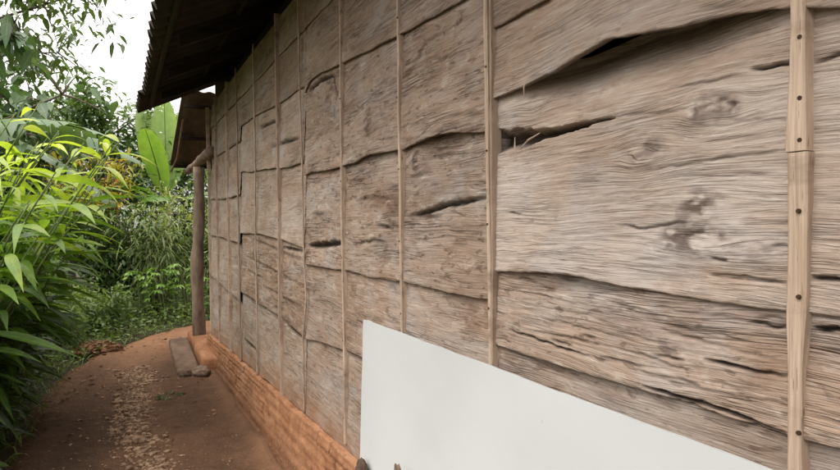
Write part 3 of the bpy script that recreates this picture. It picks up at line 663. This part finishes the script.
def stake():
    y, _ = wallp(402, 466, -.118); r = np.random.default_rng(4); n = 11; V = []; Fc = []
    for k, (z, q) in enumerate(((.43, .019), (.52, .02), (.60, .019), (.645, .0185), (.66, .017))):
        for i in range(n):
            a = 6.283*i/n; jag = (r.uniform(-.018, .026) if k == 4 else 0); rr = q*(1+.12*r.normal()*(k > 0))
            V.append((-.118-.004*k+rr*.7*math.cos(a), y+rr*math.sin(a), z+jag))
    for k in range(4):
        for i in range(n): Fc.append((k*n+i, k*n+(i+1) % n, (k+1)*n+(i+1) % n, (k+1)*n+i))
    V.append((-.13, y, .64)); Fc += [(4*n+i, 4*n+(i+1) % n, 5*n) for i in range(n)]; Fc.append(tuple(range(n))[::-1])
    tag(mesh('broken_stake', V, Fc, M['log'], None, smooth=False), 'short grey broken stake standing in front of the white panel', 'stake')
stake()
sl = lump_slab('long_slab', -.11, .11, -.92, .92, -.02, .07, M['slab'], None, res=.02, amp=.009, seed=5, rnd=.012)
sl.location = (-.33, 7.62, 0); sl.rotation_euler = (R(1), R(-3), R(-1.5)); tag(sl, 'long worn grey-brown slab lying beside the orange ledge', 'slab')
rock('rock', (-.25, 6.60, .04), (.085, .07, .06), M['stone'], 'rough brown rock at the near end of the long slab', 'rock', 3)
rock('rock', (-.40, 6.62, .02), (.06, .06, .045), M['clod'], 'small dark clod left of the rock at the slab end', 'rock', 4)

# ------------------------------------------------------------------ ground
def ground():
    n = 90; r = np.concatenate([np.linspace(-30, 30, n)]); X, Y = np.meshgrid(r, r+6, indexing='ij')
    edge = np.maximum(np.abs(X), np.abs(Y-6))
    S = np.where(edge > 29.9, 10.0, 1.0); Z = -.07+.25*fbm(X*.25, Y*.25, 900, 3)*np.clip((edge-6)/10, 0, 1)
    Z = Z+np.clip((-X-2.0)*.10, 0, .5)*np.clip((Y-1)/3, 0, 1)
    X = X*S; Y = (Y-6)*S+6
    tag(mesh('ground', np.stack([X, Y, Z], -1).reshape(-1, 3), gridfaces(n, n), M['ground']), kind='structure')
ground()
PXL = [(-3, -1.75), (5, -1.66), (7.2, -1.55), (8.4, -1.3), (9.1, -.85), (9.9, -.3), (10.5, .25), (11.2, 1.0), (12.0, 2.5)]
def pathx(y): return np.interp(y, [p[0] for p in PXL], [p[1] for p in PXL])
def path():
    dx = .028; xs = np.arange(-2.5, 3, dx); ys = np.arange(1.5, 12.2, .034); X, Y = np.meshgrid(xs, ys, indexing='ij')
    d = X-pathx(Y)+.22*fbm(X*1.6, Y*1.6, 910, 3)
    m = sstep(-.25, .12, d)
    Z = -.115+.12*m+.035*fbm(X*1.2, Y*1.2, 911, 3)*m+.012*fbm(X*6, Y*6, 912, 4)+.006*fbm(X*25, Y*25, 913, 3)
    # washed-out channel along the gravel, soil banked up at the footing
    gx = -.84-.02*(Y-5)+.1*fbm(Y*.9, Y*0, 915, 2)
    Z = Z-.028*np.exp(-((X-gx)/.22)**2)*m
    Z = Z+.03*np.exp(-((X+.12)/.05)**2)*(X < .1)*(Y < 7)*(1+.9*fbm(Y*3, X*9, 919, 3))
    soil_dark = np.clip(.75*np.exp(-((X+1.25-.1*fbm(Y, X, 916, 2))/.28)**2)+.55*np.exp(-((X+.48)/.22)**2)*(Y < 7.5)+.5*fbm(X*1.5, Y*1.1, 917, 3), 0, 1)  # darker bands left of the path and beside the wall, plus blotches
    red = np.clip(sstep(7.6, 9.2, Y)*.68+.22*sstep(6.2, 7.6, Y)+.10*np.exp(-((X+.15)/.04)**2)*(Y < 7.2)*(1+1.2*fbm(Y*3, X*5, 921, 3))+.12+.5*fbm(X*1.1, Y*.8, 918, 3), 0, 1)
    soil_dark = soil_dark*(1-.8*sstep(7.0, 8.6, Y))
    f = gridfaces(len(xs), len(ys)); keep = (d.ravel()[f].max(1) > -.3); f = f[keep]
    used = np.zeros(X.size, bool); used[f.ravel()] = True; remap = np.cumsum(used)-1
    P = np.stack([X, Y, Z], -1).reshape(-1, 3)[used]
    tag(mesh('path', P, remap[f], M['path'], None, {'soil_dark': soil_dark.ravel()[used], 'red': red.ravel()[used]}), kind='structure')
    def zat(x, y): i = int(np.clip((x+2.5)/dx, 0, len(xs)-1)); j = int(np.clip((y-1.5)/.034, 0, len(ys)-1)); return float(Z[i, j])
    return zat, Z, xs, ys
zpath, _, _, _ = path()
def scatter_stones(name, pts, sizes, mat, kind='stuff', seed=0, IC=IC1, flat=.6):
    r = np.random.default_rng(seed); V0, F0 = IC; n = len(pts); m = len(V0); Vs = np.empty((n, m, 3))
    for i in range(n):
        a = r.uniform(0, 6.28); c, s_ = math.cos(a), math.sin(a); v = V0*(1+.35*(r.random((m, 1))-.5))*sizes[i]*np.array([1, r.uniform(.6, 1), flat*r.uniform(.6, 1.1)])
        Vs[i] = np.stack([v[:, 0]*c-v[:, 1]*s_, v[:, 0]*s_+v[:, 1]*c, v[:, 2]], 1)+np.array(pts[i])
    Fc = (F0[None]+(np.arange(n)*m)[:, None, None]).reshape(-1, 3)
    return tag(mesh(name, Vs.reshape(-1, 3), Fc, mat, None, smooth=False), kind=kind)
P_, S_ = [], []
for k in range(2300):
    y = rng.uniform(3.6, 7.4); x = -.84-.02*(y-5)+rng.normal(0, .085)+.06*math.sin(y*2.1); s = rng.choice([.006, .010, .016, .026], p=[.35, .38, .2, .07])*rng.uniform(.7, 1.3)
    P_.append((x, y, zpath(x, y)+s*.25)); S_.append(s)
for k in range(500):
    y = rng.uniform(3.4, 9.5); x = rng.uniform(-1.5, -.2); s = rng.uniform(.003, .009); P_.append((x, y, zpath(x, y)+s*.2)); S_.append(s)
tag(scatter_stones('gravel', P_, S_, M['pebble'], seed=3), 'loose strip of pale gravel and crumbs down the middle of the path', 'gravel')

# ------------------------------------------------------------------ foliage
def norm(a): return a/np.maximum(np.linalg.norm(a, axis=-1, keepdims=True), 1e-9)
def leaves(name, pos, dirs, L, W, tone, mat, parent=None, droop=.3, fold=.25, n=4, peak=.42, kind=None, up=None):
    pos = np.asarray(pos, float); dirs = norm(np.asarray(dirs, float)); N = len(pos); r = np.random.default_rng(N+17)
    L = np.broadcast_to(np.asarray(L, float), (N,)); W = np.broadcast_to(np.asarray(W, float), (N,)); tone = np.broadcast_to(np.asarray(tone, float), (N,)); droop = np.broadcast_to(np.asarray(droop, float), (N,))
    upv = np.array([0, 0, 1.0])+.35*r.normal(size=(N, 3)) if up is None else up
    side = norm(np.cross(dirs, upv)); nor = norm(np.cross(side, dirs))
    t = np.linspace(0, 1, n+1); prof = np.where(t < peak, np.sin(np.pi/2*t/peak)**.8, np.cos(np.pi/2*(t-peak)/(1-peak))**1.15); prof[-1] = .02; prof[0] = .12
    c = pos[:, None]+dirs[:, None]*(L[:, None]*t)[..., None]*(1-.12*droop[:, None]*t)[..., None]
    c[..., 2] -= (droop*L)[:, None]*t**2*.6
    w = W[:, None]*.5*prof[None]
    lft = c+side[:, None]*w[..., None]+nor[:, None]*(fold*w)[..., None]; rgt = c-side[:, None]*w[..., None]+nor[:, None]*(fold*w)[..., None]
    V = np.stack([lft, c, rgt], 2).reshape(-1, 3)
    k = np.arange(n); b = (k*3)[:, None]
    q = np.concatenate([b+np.array([0, 1, 4, 3]), b+np.array([1, 2, 5, 4])]); Fc = (q[None]+(np.arange(N)*(n+1)*3)[:, None, None]).reshape(-1, 4)
    tn = np.repeat(tone, (n+1)*3); ac = np.tile(np.array([1, 0, 1.]), N*(n+1)); al = np.tile(np.repeat(t, 3), N)
    o = mesh(name, V, Fc, mat, parent, {'tone': tn, 'across': ac, 'along': al})
    if kind: o['kind'] = kind
    return o
def tubes(name, lines, mat, parent, n=6):
    mb = MB()
    for pts, rad in lines: mb.tube(pts, rad, n)
    return mb.build(name, mat, parent, True)
def bez(p0, d0, L, bend, n=7):
    """stem starting at p0 along d0, bending by vector bend"""
    p0 = np.array(p0, float); d0 = np.array(d0, float); d0 /= np.linalg.norm(d0)
    t = np.linspace(0, 1, n); return p0+d0*(L*t)[:, None]+np.array(bend)*(t**2)[:, None]

def galangal(x, y, label, nst=26, H=(1.4, 2.2), spread=.32, lean=(.35, 0), seed=0, ll=(.32, .5), z0=0):
    r = np.random.default_rng(seed); T = thing('ginger_clump', label, 'plant', (x, y, z0), 'leafy ginger clumps along the left of the path')
    st = []; P = []; D = []; Ls = []; tn = []
    for k in range(nst):
        a = r.uniform(0, 6.28); rad = spread*math.sqrt(r.random()); h = r.uniform(*H)
        p0 = (rad*math.cos(a), rad*math.sin(a), 0); out = np.array([math.cos(a)*.28+lean[0]*r.uniform(.4, 1.2), math.sin(a)*.28+lean[1], 1.0]); 
        ln = bez(p0, out, h, (out[0]*.35*h*.5, out[1]*.35*h*.5, -.12*h), 9); st.append(([tuple(q) for q in ln], list(np.linspace(.011, .004, 9))))
        nl = int(r.integers(13, 19)); az = r.uniform(0, 6.28)
        for j in range(nl):
            f = .1+.9*(j+.5)/nl; q = np.array([np.interp(f, np.linspace(0, 1, 9), ln[:, i]) for i in range(3)])
            s_ = az+(math.pi if j % 2 else 0)+r.normal(0, .35); el = r.uniform(-.2, .3)+.3*(f > .93)
            P.append(q); D.append((math.cos(s_)*math.cos(el)+lean[0]*2.2, math.sin(s_)*math.cos(el), math.sin(el))); Ls.append(r.uniform(*ll)*(.75+.4*math.sin(f*3)))
            tn.append(np.clip(.0+.8*((q[2]/1.9)**1.7)+r.normal(0, .1), 0, 1))  # tone rises with height: lit tops and shaded lower leaves painted in
    tubes('stalks', st, M['stem'], T, 6)
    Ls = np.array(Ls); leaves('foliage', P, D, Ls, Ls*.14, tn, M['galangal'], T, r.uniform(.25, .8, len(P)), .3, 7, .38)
galangal(-2.42, 4.7, 'tall bright yellow-green ginger clump nearest the camera at the left edge', 84, (1.3, 2.75), .50, (.12, 0), 1)
galangal(-2.4, 5.7, 'bright green ginger clump second along the path with leaves reaching over it', 76, (1.0, 2.4), .48, (.12, 0), 2)
galangal(-2.55, 6.9, 'darker ginger clump third along the path, behind the brighter ones', 54, (.8, 1.8), .48, (.12, 0), 3)
galangal(-2.75, 5.25, 'tall ginger clump half hidden behind the front ginger plants', 50, (1.9, 2.85), .42, (.12, 0), 4)

def shrub(name, x, y, label, cat, h, rad, nl, L, W, mat, seed=0, group=None, tone=(.1, .8), droop=.4, low=.1, stems=8, z0=0, ntip=40):
    r = np.random.default_rng(seed); T = thing(name, label, cat, (x, y, z0), group)
    st = []; tips = []
    for k in range(stems):
        a = 6.28*k/stems+r.normal(0, .3); sp = rad*r.uniform(.15, .75)
        ln = bez((.06*math.cos(a), .06*math.sin(a), -.05), (math.cos(a)*sp*.6, math.sin(a)*sp*.6, h*.8), h*r.uniform(.65, .95), (math.cos(a)*sp*.5, math.sin(a)*sp*.5, 0), 7)
        st.append(([tuple(q) for q in ln], list(np.linspace(.018, .005, 7)*max(.5, h/1.8)))); 
        for j in range(2, 7):
            for w in range(2):
                d = r.normal(size=3); d[2] = abs(d[2])*.6+.1; d /= np.linalg.norm(d); q0 = ln[j]; ln2 = bez(q0, d, rad*r.uniform(.25, .6), (0, 0, -.05), 4)
                st.append(([tuple(q) for q in ln2], [.006, .004, .003, .002])); tips += [ln2[1], ln2[2], ln2[3]]
    tips = np.array(tips); idx = r.integers(0, len(tips), nl); P = tips[idx]+r.normal(size=(nl, 3))*rad*.10
    P[:, 2] = np.maximum(P[:, 2], low)
    c = np.array([0, 0, h*.5]); D = norm(P-c)+.7*r.normal(size=(nl, 3)); D[:, 2] -= .15
    cl = fbm(P[:, 0]*3+seed, P[:, 1]*3+P[:, 2]*2, 50+seed, 2); hh = np.clip(P[:, 2]/h, 0, 1.1)
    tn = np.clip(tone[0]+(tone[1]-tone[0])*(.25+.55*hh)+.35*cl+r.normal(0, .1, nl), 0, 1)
    tubes('stems', st, M['stem'] if h < 1.2 else M['bark'], T, 5)
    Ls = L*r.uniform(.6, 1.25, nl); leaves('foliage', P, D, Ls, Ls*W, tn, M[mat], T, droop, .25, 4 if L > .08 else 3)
    return T
G2 = 'low green shrubs on the bank left of the path'
for i, (x, y, h, rd, lb) in enumerate([(-2.0, 7.6, .85, .5, 'low soft green shrub where the ginger clumps end beside the path'), (-1.75, 8.7, .8, .45, 'low pale green shrub beside the heap of dry leaves'),
        (-2.3, 9.2, 1.3, .6, 'rounded green shrub behind the heap of dry leaves'), (-1.25, 10.2, .7, .45, 'knee-high light green shrub at the bend of the path'),
        (-2.0, 6.2, .7, .45, 'dark low shrub under the overhanging ginger leaves'), (-1.95, 5.1, .55, .4, 'dark low shrub at the foot of the nearest ginger clump')]):
    shrub('low_shrub', x, y, lb, 'shrub', h, rd, 1500, .085, .42, 'cover' if i not in (4, 5) else 'shrub', 20+i, G2, (.1, .85), .5, .03, 9)  # the two under the ginger get darker leaves to paint the shade there
shrub('narrow_leaved_shrub', -.35, 12.1, 'tall shrub with dusty narrow yellowish leaves beyond the path bend', 'shrub', 2.3, .95, 2600, .19, .16, 'dusty', 31, None, (.15, .85), .8, .15, 11)
shrub('narrow_leaved_shrub', .75, 11.9, 'narrow-leaved shrub seen just left of the log post', 'shrub', 2.0, .7, 1800, .18, .16, 'dusty', 32, None, (.15, .85), .8, .15, 10)
shrub('croton_bush', -1.35, 12.6, 'croton bush topped with yellow and reddish leaves', 'bush', 2.95, .75, 1300, .17, .28, 'croton', 33, None, (.1, .9), .5, 1.9, 9)
shrub('dark_shrub', -1.0, 12.4, 'dense dark green shrub below the croton leaves', 'shrub', 2.1, .95, 3200, .11, .4, 'shrub', 34, None, (.0, .55), .4, .05, 11)
shrub('dark_shrub', -2.3, 11.3, 'dense dark green shrub behind the low bank shrubs', 'shrub', 2.2, .95, 3200, .11, .42, 'shrub', 35, None, (.05, .7), .4, .05, 11)
shrub('dark_shrub', 1.6, 13.2, 'broad dark shrub behind the log post under the porch', 'shrub', 2.5, 1.1, 3000, .12, .4, 'shrub', 36, None, (.05, .7), .4, .05, 11)
# seedlings with bare green stems
def seedling(x, y, h, seed, label):
    r = np.random.default_rng(seed); T = thing('cassava_seedling', label, 'seedling', (x, y, 0), 'young cassava plants beyond the path'); st = []; P = []; D = []
    for s_ in range(2):
        ln = bez((.03*s_, 0, -.02), (r.normal(0, .12), r.normal(0, .1), 1), h*r.uniform(.85, 1.1), (r.normal(0, .05), 0, 0), 8); st.append(([tuple(q) for q in ln], list(np.linspace(.017, .008, 8))))
        for j in range(10):
            f = r.uniform(.45, 1); q = np.array([np.interp(f, np.linspace(0, 1, 8), ln[:, i]) for i in range(3)]); a = r.uniform(0, 6.28)
            tip = q+np.array([math.cos(a)*.17, math.sin(a)*.17, .06]); st.append(([tuple(q), tuple(tip)], [.003, .002]))
            for w in range(5): P.append(tip); b = a+(w-2)*.55; D.append((math.cos(b), math.sin(b), -.15))
    tubes('stems', st, M['stem'], T, 6); n = len(P); leaves('foliage', P, D, r.uniform(.09, .15, n), .04, r.uniform(.3, .95, n), M['seedling'], T, .5, .2, 4)
for i, (x, y, h, lb) in enumerate([(-.33, 10.95, .85, 'young cassava plant with two bare stems, left of the pair by the post'), (.02, 11.1, 1.0, 'tallest young cassava plant nearest the log post'), (-.62, 11.2, .8, 'young cassava plant beside the dark shrub'), (.3, 11.6, .75, 'short young cassava plant half behind the log post')]): seedling(x, y, h, 60+i, lb)

# banana plants
def banana(x, y, label, hs, lv, mat, seed=0, z0=0):
    """lv: list of (azimuth, elevation, length, width, droop, tear)"""
    r = np.random.default_rng(seed); T = thing('banana_plant', label, 'banana plant', (x, y, z0))
    tubes('trunk', [([(0, 0, -.1), (.03, 0, hs*.5), (.02, .02, hs)], [.12, .10, .075])], M['banana_stem'], T, 12)
    for (az, el, L, W, dr, tear, tn) in lv:
        n = 26; t = np.linspace(0, 1, n); d = np.array([math.cos(az)*math.cos(el), math.sin(az)*math.cos(el), math.sin(el)])
        c = np.array([.02, .02, hs-.1])+d*(L*1.18*t)[:, None]; c[:, 2] -= dr*L*t**2; hd = np.array([math.cos(az), math.sin(az), 0.]); c += hd*(dr*L*.15*t**2)[:, None]
        mb = MB(); mb.tube([tuple(q) for q in c], list(np.linspace(.024, .005, n)), 6)
        V = []; Fc = []; tone = []; ac = []; al = []
        side = norm(np.cross(d, [0, 0, 1.])+1e-6); tan = norm(np.gradient(c, axis=0)); nor = norm(np.cross(side[None], tan))
        i0 = 4
        for s_ in (-1, 1):
            gaps = set(np.where(r.random(n) < tear)[0]); ang = 0; prev = None; dz = 0
            for i in range(i0, n):
                u = (i-i0)/(n-1-i0); w = W*.5*(math.sin(math.pi*min(1, u*1.0+.02))**.55 if u < .5 else math.cos(math.pi/2*(u-.5)*2)**.6)+.004
                if i in gaps: dz = r.normal(0, .35)*(1 if tear > .3 else .5)+.25*(tear > .3); prev = None if prev is None else 'gap'
                b = len(V)
                for q in range(4):
                    f = q/3; p = c[i]+side*s_*w*f*math.cos(.28)+tan[i]*w*.35*f+nor[i]*w*f*.28*(1-f*1.1)
                    p = p+np.array([0, 0, -1.])*w*f*f*max(0, dz)*1.0
                    V.append(p); tone.append(np.clip(tn+r.normal(0, .03)+.1*f, 0, 1)); ac.append(f); al.append(u)
                if prev is not None and prev != 'gap':
                    for q in range(3): Fc.append((prev+q, prev+q+1, b+q+1, b+q))
                elif prev == 'gap':
                    # start of a torn strip: duplicate the row a little further along
                    V[b:b+4] = [c[i]+(V[b+k]-c[i])*1.0 for k in range(4)]
                    i_prev = last
                    bb = len(V)
                    for q in range(4):
                        V.append(np.array(V[i_prev+q])*(.25*(q/3))+np.array(V[i_prev+q])*(1-.25*(q/3))); tone.append(tone[i_prev+q]); ac.append(q/3); al.append(u)
                        V[-1] = V[-1]+(V[b+q]-V[-1])*(.16*(q > 0)+.10*q/3)+np.array([0, 0, -1.])*w*(q/3)**2*max(0, dz)*.8
                    for q in range(3): Fc.append((bb+q, bb+q+1, b+q+1, b+q))
                prev = b; last = b
        lf = mesh('leaf', np.array(V), np.array(Fc), M[mat], T, {'tone': tone, 'across': ac, 'along': al})
        mr = mb.build('midrib', M['stem'], lf, True)
# bright banana beyond the roof end
banana(-.12, 13.6, 'bright green banana plant with upright leaves beyond the roof end', 2.0,
       [(R(118), R(68), 2.1, .58, .05, .10, .8), (R(92), R(80), 2.1, .55, .03, .12, .72), (R(60), R(72), 2.0, .55, .05, .1, .65), (R(240), R(66), 1.7, .55, .2, .12, .6), (R(225), R(35), 1.5, .5, .45, .12, .45), (R(255), R(28), 1.4, .5, .5, .1, .35), (R(330), R(35), 1.4, .5, .5, .1, .45), (R(150), R(32), 1.6, .5, .5, .2, .4)], 'banana', 1)
banana(-3.3, 9.6, 'tall dull banana plant with torn drooping leaves at upper left', 2.9,
       [(R(12), R(22), 2.3, .5, .6, .5, .4), (R(60), R(50), 2.1, .5, .4, .3, .5), (R(-70), R(40), 2.2, .52, .5, .4, .4), (R(150), R(40), 2.0, .5, .5, .4, .4), (R(-20), R(8), 1.9, .5, .7, .6, .35)], 'bananadull', 2)
banana(-2.75, 7.4, 'banana plant behind the ginger whose torn leaf hangs toward the path', 2.35,
       [(R(20), R(38), 1.9, .42, .62, .65, .45), (R(75), R(45), 1.8, .42, .5, .5, .4), (R(-60), R(65), 1.9, .5, .25, .1, .6), (R(170), R(40), 1.8, .45, .5, .4, .4)], 'bananadull', 3)

# trees
def tree(name, x, y, label, h, crown_r, trunk_r, nl, L, W, mat, seed=0, group=None, first=.35, tone=(.05, .85), lean=(0, 0), nb=9, cl=.28, droop=.4, up=.45):
    r = np.random.default_rng(seed); T = thing(name, label, 'tree', (x, y, -.05), group); st = []; tips = []
    n = 10; tr = bez((0, 0, 0), (lean[0], lean[1], 1), h*.92, (lean[0]*.6+r.normal(0, .2), lean[1]*.6+r.normal(0, .2), 0), n)
    tr[:, :2] += np.cumsum(r.normal(0, .03*h/6, (n, 2)), 0)*np.linspace(0, 1, n)[:, None]
    st.append(([tuple(q) for q in tr], list(np.linspace(trunk_r, trunk_r*.25, n))))
    for k in range(nb):
        f = first+(1-first)*(k+.5)/nb; q = np.array([np.interp(f, np.linspace(0, 1, n), tr[:, i]) for i in range(3)]); a = k*2.4+r.normal(0, .4)
        bl = crown_r*(1.0-.5*abs(f-.62)/.4)*r.uniform(.7, 1.1)
        ln = bez(q, (math.cos(a), math.sin(a), up+r.normal(0, .15)), bl, (0, 0, r.normal(0, .12)*bl), 7); st.append(([tuple(p) for p in ln], list(np.linspace(trunk_r*.38*(1.1-f*.5), .012, 7))))
        for j in range(2, 7):
            for w in range(3 if j < 6 else 4):
                d = norm(np.array([math.cos(a), math.sin(a), .25])*.6+r.normal(size=3)*.75); l2 = bez(ln[j], d, bl*r.uniform(.2, .42), (0, 0, -.08*bl), 5)
                st.append(([tuple(p) for p in l2], [.014, .01, .007, .005, .003])); tips += [l2[2], l2[3], l2[4], l2[4]]
    tips = np.array(tips); idx = r.integers(0, len(tips), nl); P = tips[idx]+r.normal(size=(nl, 3))*cl*np.array([1, 1, .7])
    D = r.normal(size=(nl, 3)); D[:, 2] = D[:, 2]*.5-.25
    c_ = fbm(P[:, 0]*1.4+seed, P[:, 1]*1.4+P[:, 2], 70+seed, 3); hh = np.clip((P[:, 2]-h*first)/(h*(1-first)), 0, 1)
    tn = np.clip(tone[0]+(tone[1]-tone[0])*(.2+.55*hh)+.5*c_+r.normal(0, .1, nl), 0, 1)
    tubes('trunk', st, M['bark'], T, 6); Ls = L*r.uniform(.6, 1.25, nl); leaves('crown', P, D, Ls, Ls*W, tn, M[mat], T, droop, .2, 3)
GT = 'trees behind the path'
tree('airy_tree', -4.0, 12.6, 'airy tree with fine drooping foliage against the sky at upper left', 7.0, 3.0, .10, 4600, .20, .42, 'tree2', 1, GT, .5, (.1, .7), (.1, 0), 11, .18, .7)
tree('leafy_tree', -1.9, 15.2, 'mid-height leafy tree between the airy tree and the banana plant', 4.1, 1.8, .10, 8000, .17, .4, 'tree', 2, GT, .25, (.1, .9), (0, 0), 11, .26)
tree('leafy_tree', -4.6, 15.5, 'dense dark tree at the left edge behind the torn banana plant', 4.7, 2.2, .14, 9000, .18, .4, 'tree', 3, GT, .25, (.0, .7), (0, 0), 12, .3)
tree('leafy_tree', .6, 17.2, 'tree behind the bright banana plant', 3.9, 2.1, .11, 7500, .18, .4, 'tree', 4, GT, .15, (.05, .75), (0, 0), 11, .28)
tree('leafy_tree', -2.9, 19.5, 'far round tree seen low between the left trees', 4.3, 2.4, .13, 7000, .2, .42, 'tree', 5, GT, .12, (.05, .7), (0, 0), 11, .32)
tree('leafy_tree', 3.4, 18.5, 'tree hidden mostly behind the porch', 4.6, 2.3, .13, 6000, .2, .42, 'tree', 6, GT, .15, (.05, .7), (0, 0), 10, .32)
tree('leafy_tree', -6.6, 11.0, 'tree standing left of the torn banana plant', 4.9, 2.2, .13, 6000, .19, .4, 'tree', 7, GT, .2, (.0, .7), (0, 0), 11, .3)
tree('leafy_tree', -6.8, 19.0, 'far tree behind the dense dark tree', 5.0, 2.6, .14, 6000, .22, .42, 'tree', 8, GT, .15, (.05, .7), (0, 0), 11, .34)

tree('broad_leaved_tree', -3.0, 9.4, 'slender tree with large drooping round leaves at upper left', 4.7, 1.75, (.06), 420, .27, .55, 'bananadull', 9, GT, .55, (.15, .8), (.05, 0), 8, .1, .9)
# ground cover and litter
def cover():
    r = np.random.default_rng(5); P = []
    while len(P) < 15000:
        x = r.uniform(-4.2, 3.2); y = r.uniform(3.0, 15.5); d = pathx(y)-x if y < 12 else 1
        if d < -.02+.15*r.normal(): continue
        if d < .35 and r.random() > .25+d*2: continue
        P.append((x, y, r.uniform(0, .06)+min(d, .6)*r.uniform(0, .4)+(max(0, -x-2)*.1)))
    P = np.array(P); n = len(P); D = r.normal(size=(n, 3)); D[:, 2] = abs(D[:, 2])*.5
    tn = np.clip(.45+.4*fbm(P[:, 0]*2, P[:, 1]*2, 3, 3)+r.normal(0, .14, n)-.25*(P[:, 1] < 7), 0, 1); Ls = r.uniform(.05, .12, n)  # nearer weeds toned down: shade under the ginger put into leaf colour
    tag(leaves('ground_cover', P, D, Ls, Ls*.4, tn, M['cover'], None, .4, .25, 3), 'low leafy weeds covering the banks beside the path', 'weeds', None, 'stuff')
    P = []
    while len(P) < 5000:
        x = r.uniform(-3.0, 2.8); y = r.uniform(4.0, 13.5); d = pathx(y)-x if y < 12 else 1
        if d < -.06: continue
        P.append((x, y, -.03))
    P = np.array(P); n = len(P); D = r.normal(size=(n, 3))*.5; D[:, 2] = 1; Ls = r.uniform(.12, .32, n)
    tag(leaves('grass', P, D, Ls, .011, np.clip(r.normal(.5, .2, n), 0, 1), M['cover'], None, 1.0, .1, 4), 'thin grass blades growing among the weeds beside the path', 'grass', None, 'stuff')
cover()
def litter():
    r = np.random.default_rng(8); P = []; D = []
    for k in range(330):
        y = r.uniform(3.6, 10); x = pathx(y)+abs(r.normal(0, .38)) if r.random() < .7 else r.uniform(-1.4, -.25)
        if x > -.25: continue
        P.append((x, y, zpath(x, y)+.008)); D.append((r.normal(), r.normal(), .12))
    n = len(P); Ls = r.uniform(.02, .06, n)
    tag(leaves('fallen_leaves', P, D, Ls, Ls*.45, r.uniform(0, 1, n), M['dry'], None, .2, .5, 3), 'dry brown leaves fallen on the path', 'leaf litter', None, 'stuff')
    hx, hy = groundp(97, 350); P = []; D = []
    T = thing('dry_leaf_heap', 'small reddish heap of dry leaves and soil at the left edge of the path', 'heap', (hx, hy, 0))
    V, Fc = IC4; V = V.copy(); V = V*(1+.4*fbm(V[:, 0]*3, V[:, 1]*3+V[:, 2], 77, 4))[:, None]*np.array([.26, .2, .085]); mesh('soil', V, Fc, M['path'], T, {'red': np.full(len(V), .8), 'soil_dark': np.zeros(len(V))})
    for k in range(240):
        a = r.uniform(0, 6.28); q = math.sqrt(r.random()); P.append((.29*q*math.cos(a), .23*q*math.sin(a), .09*(1-q*q)+.012)); D.append((r.normal(), r.normal(), .3*r.normal()))
    n = len(P); Ls = r.uniform(.04, .1, n); leaves('leaves', P, D, Ls, Ls*.4, r.uniform(.2, 1, n), M['dry'], T, .2, .5, 3)['kind'] = 'stuff'
litter()
gx_, gy_ = groundp(170, 397)
shrub('weed_tuft', gx_, gy_, 'small weed tuft growing in the middle of the bare path', 'weed', .08, .10, 45, .04, .4, 'shrub', 81, None, (.1, .7), .5, .01, 5)

# power cable across the gap on the left
def cable():
    a = Vector((-9, 12.5, 3.05)); b = Vector((-1.75, 15.1, 3.7)); pts = []
    for k in range(25):
        t = k/24; p = a.lerp(b, t); p.z -= .5*4*t*(1-t)*.5; pts.append(p)
    mb = MB(); mb.tube(pts, .011, 6); tag(mb.build('overhead_cable', M['cable'], None, True), 'thin dark cable strung across the sky at upper left', 'cable')
cable()

# ------------------------------------------------------------------ light
SUN_EL, SUN_AZ = R(58), R(250)                     # azimuth clockwise from +Y: from the open left side, a little behind
w = bpy.data.worlds.new('World'); scene.world = w; w.use_nodes = True; nt = w.node_tree; nt.nodes.clear()
out = nt.nodes.new('ShaderNodeOutputWorld'); bg = nt.nodes.new('ShaderNodeBackground'); sky = nt.nodes.new('ShaderNodeTexSky'); sky.sky_type = 'NISHITA'; sky.sun_disc = False
sky.sun_elevation = SUN_EL; sky.sun_rotation = SUN_AZ; sky.air_density = 1.2; sky.dust_density = 3.0
mx = nt.nodes.new('ShaderNodeMix'); mx.data_type = 'RGBA'; mx.inputs[0].default_value = .82; 
tc = nt.nodes.new('ShaderNodeTexCoord'); sx = nt.nodes.new('ShaderNodeSeparateXYZ'); nt.links.new(tc.outputs['Generated'], sx.inputs[0])
cr = nt.nodes.new('ShaderNodeMapRange'); nt.links.new(sx.outputs[2], cr.inputs[0]); cr.inputs[1].default_value = 0; cr.inputs[2].default_value = 1; cr.inputs[3].default_value = 6; cr.inputs[4].default_value = 52
cc = nt.nodes.new('ShaderNodeMix'); cc.data_type = 'RGBA'; cc.blend_type = 'MULTIPLY'; cc.inputs[0].default_value = 1; nt.links.new(cr.outputs[0], cc.inputs[6]); cc.inputs[7].default_value = (1.03, .985, .955, 1); nt.links.new(cc.outputs[2], mx.inputs[7])
nt.links.new(sky.outputs[0], mx.inputs[6]); nt.links.new(mx.outputs[2], bg.inputs[0]); bg.inputs[1].default_value = .117; nt.links.new(bg.outputs[0], out.inputs[0])
sd = bpy.data.lights.new('sun', 'SUN'); sd.energy = 1.2; sd.angle = R(25); sd.color = (1, .96, .9); so = bpy.data.objects.new('sun', sd); COL.objects.link(so)
dv = Vector((math.sin(SUN_AZ)*math.cos(SUN_EL), math.cos(SUN_AZ)*math.cos(SUN_EL), math.sin(SUN_EL))); so.rotation_euler = dv.to_track_quat('Z', 'Y').to_euler(); so.location = (-6, -2, 9)
scene.view_settings.view_transform = 'Standard'; scene.view_settings.look = 'None'; scene.view_settings.exposure = 0
scene.cycles.max_bounces = 8
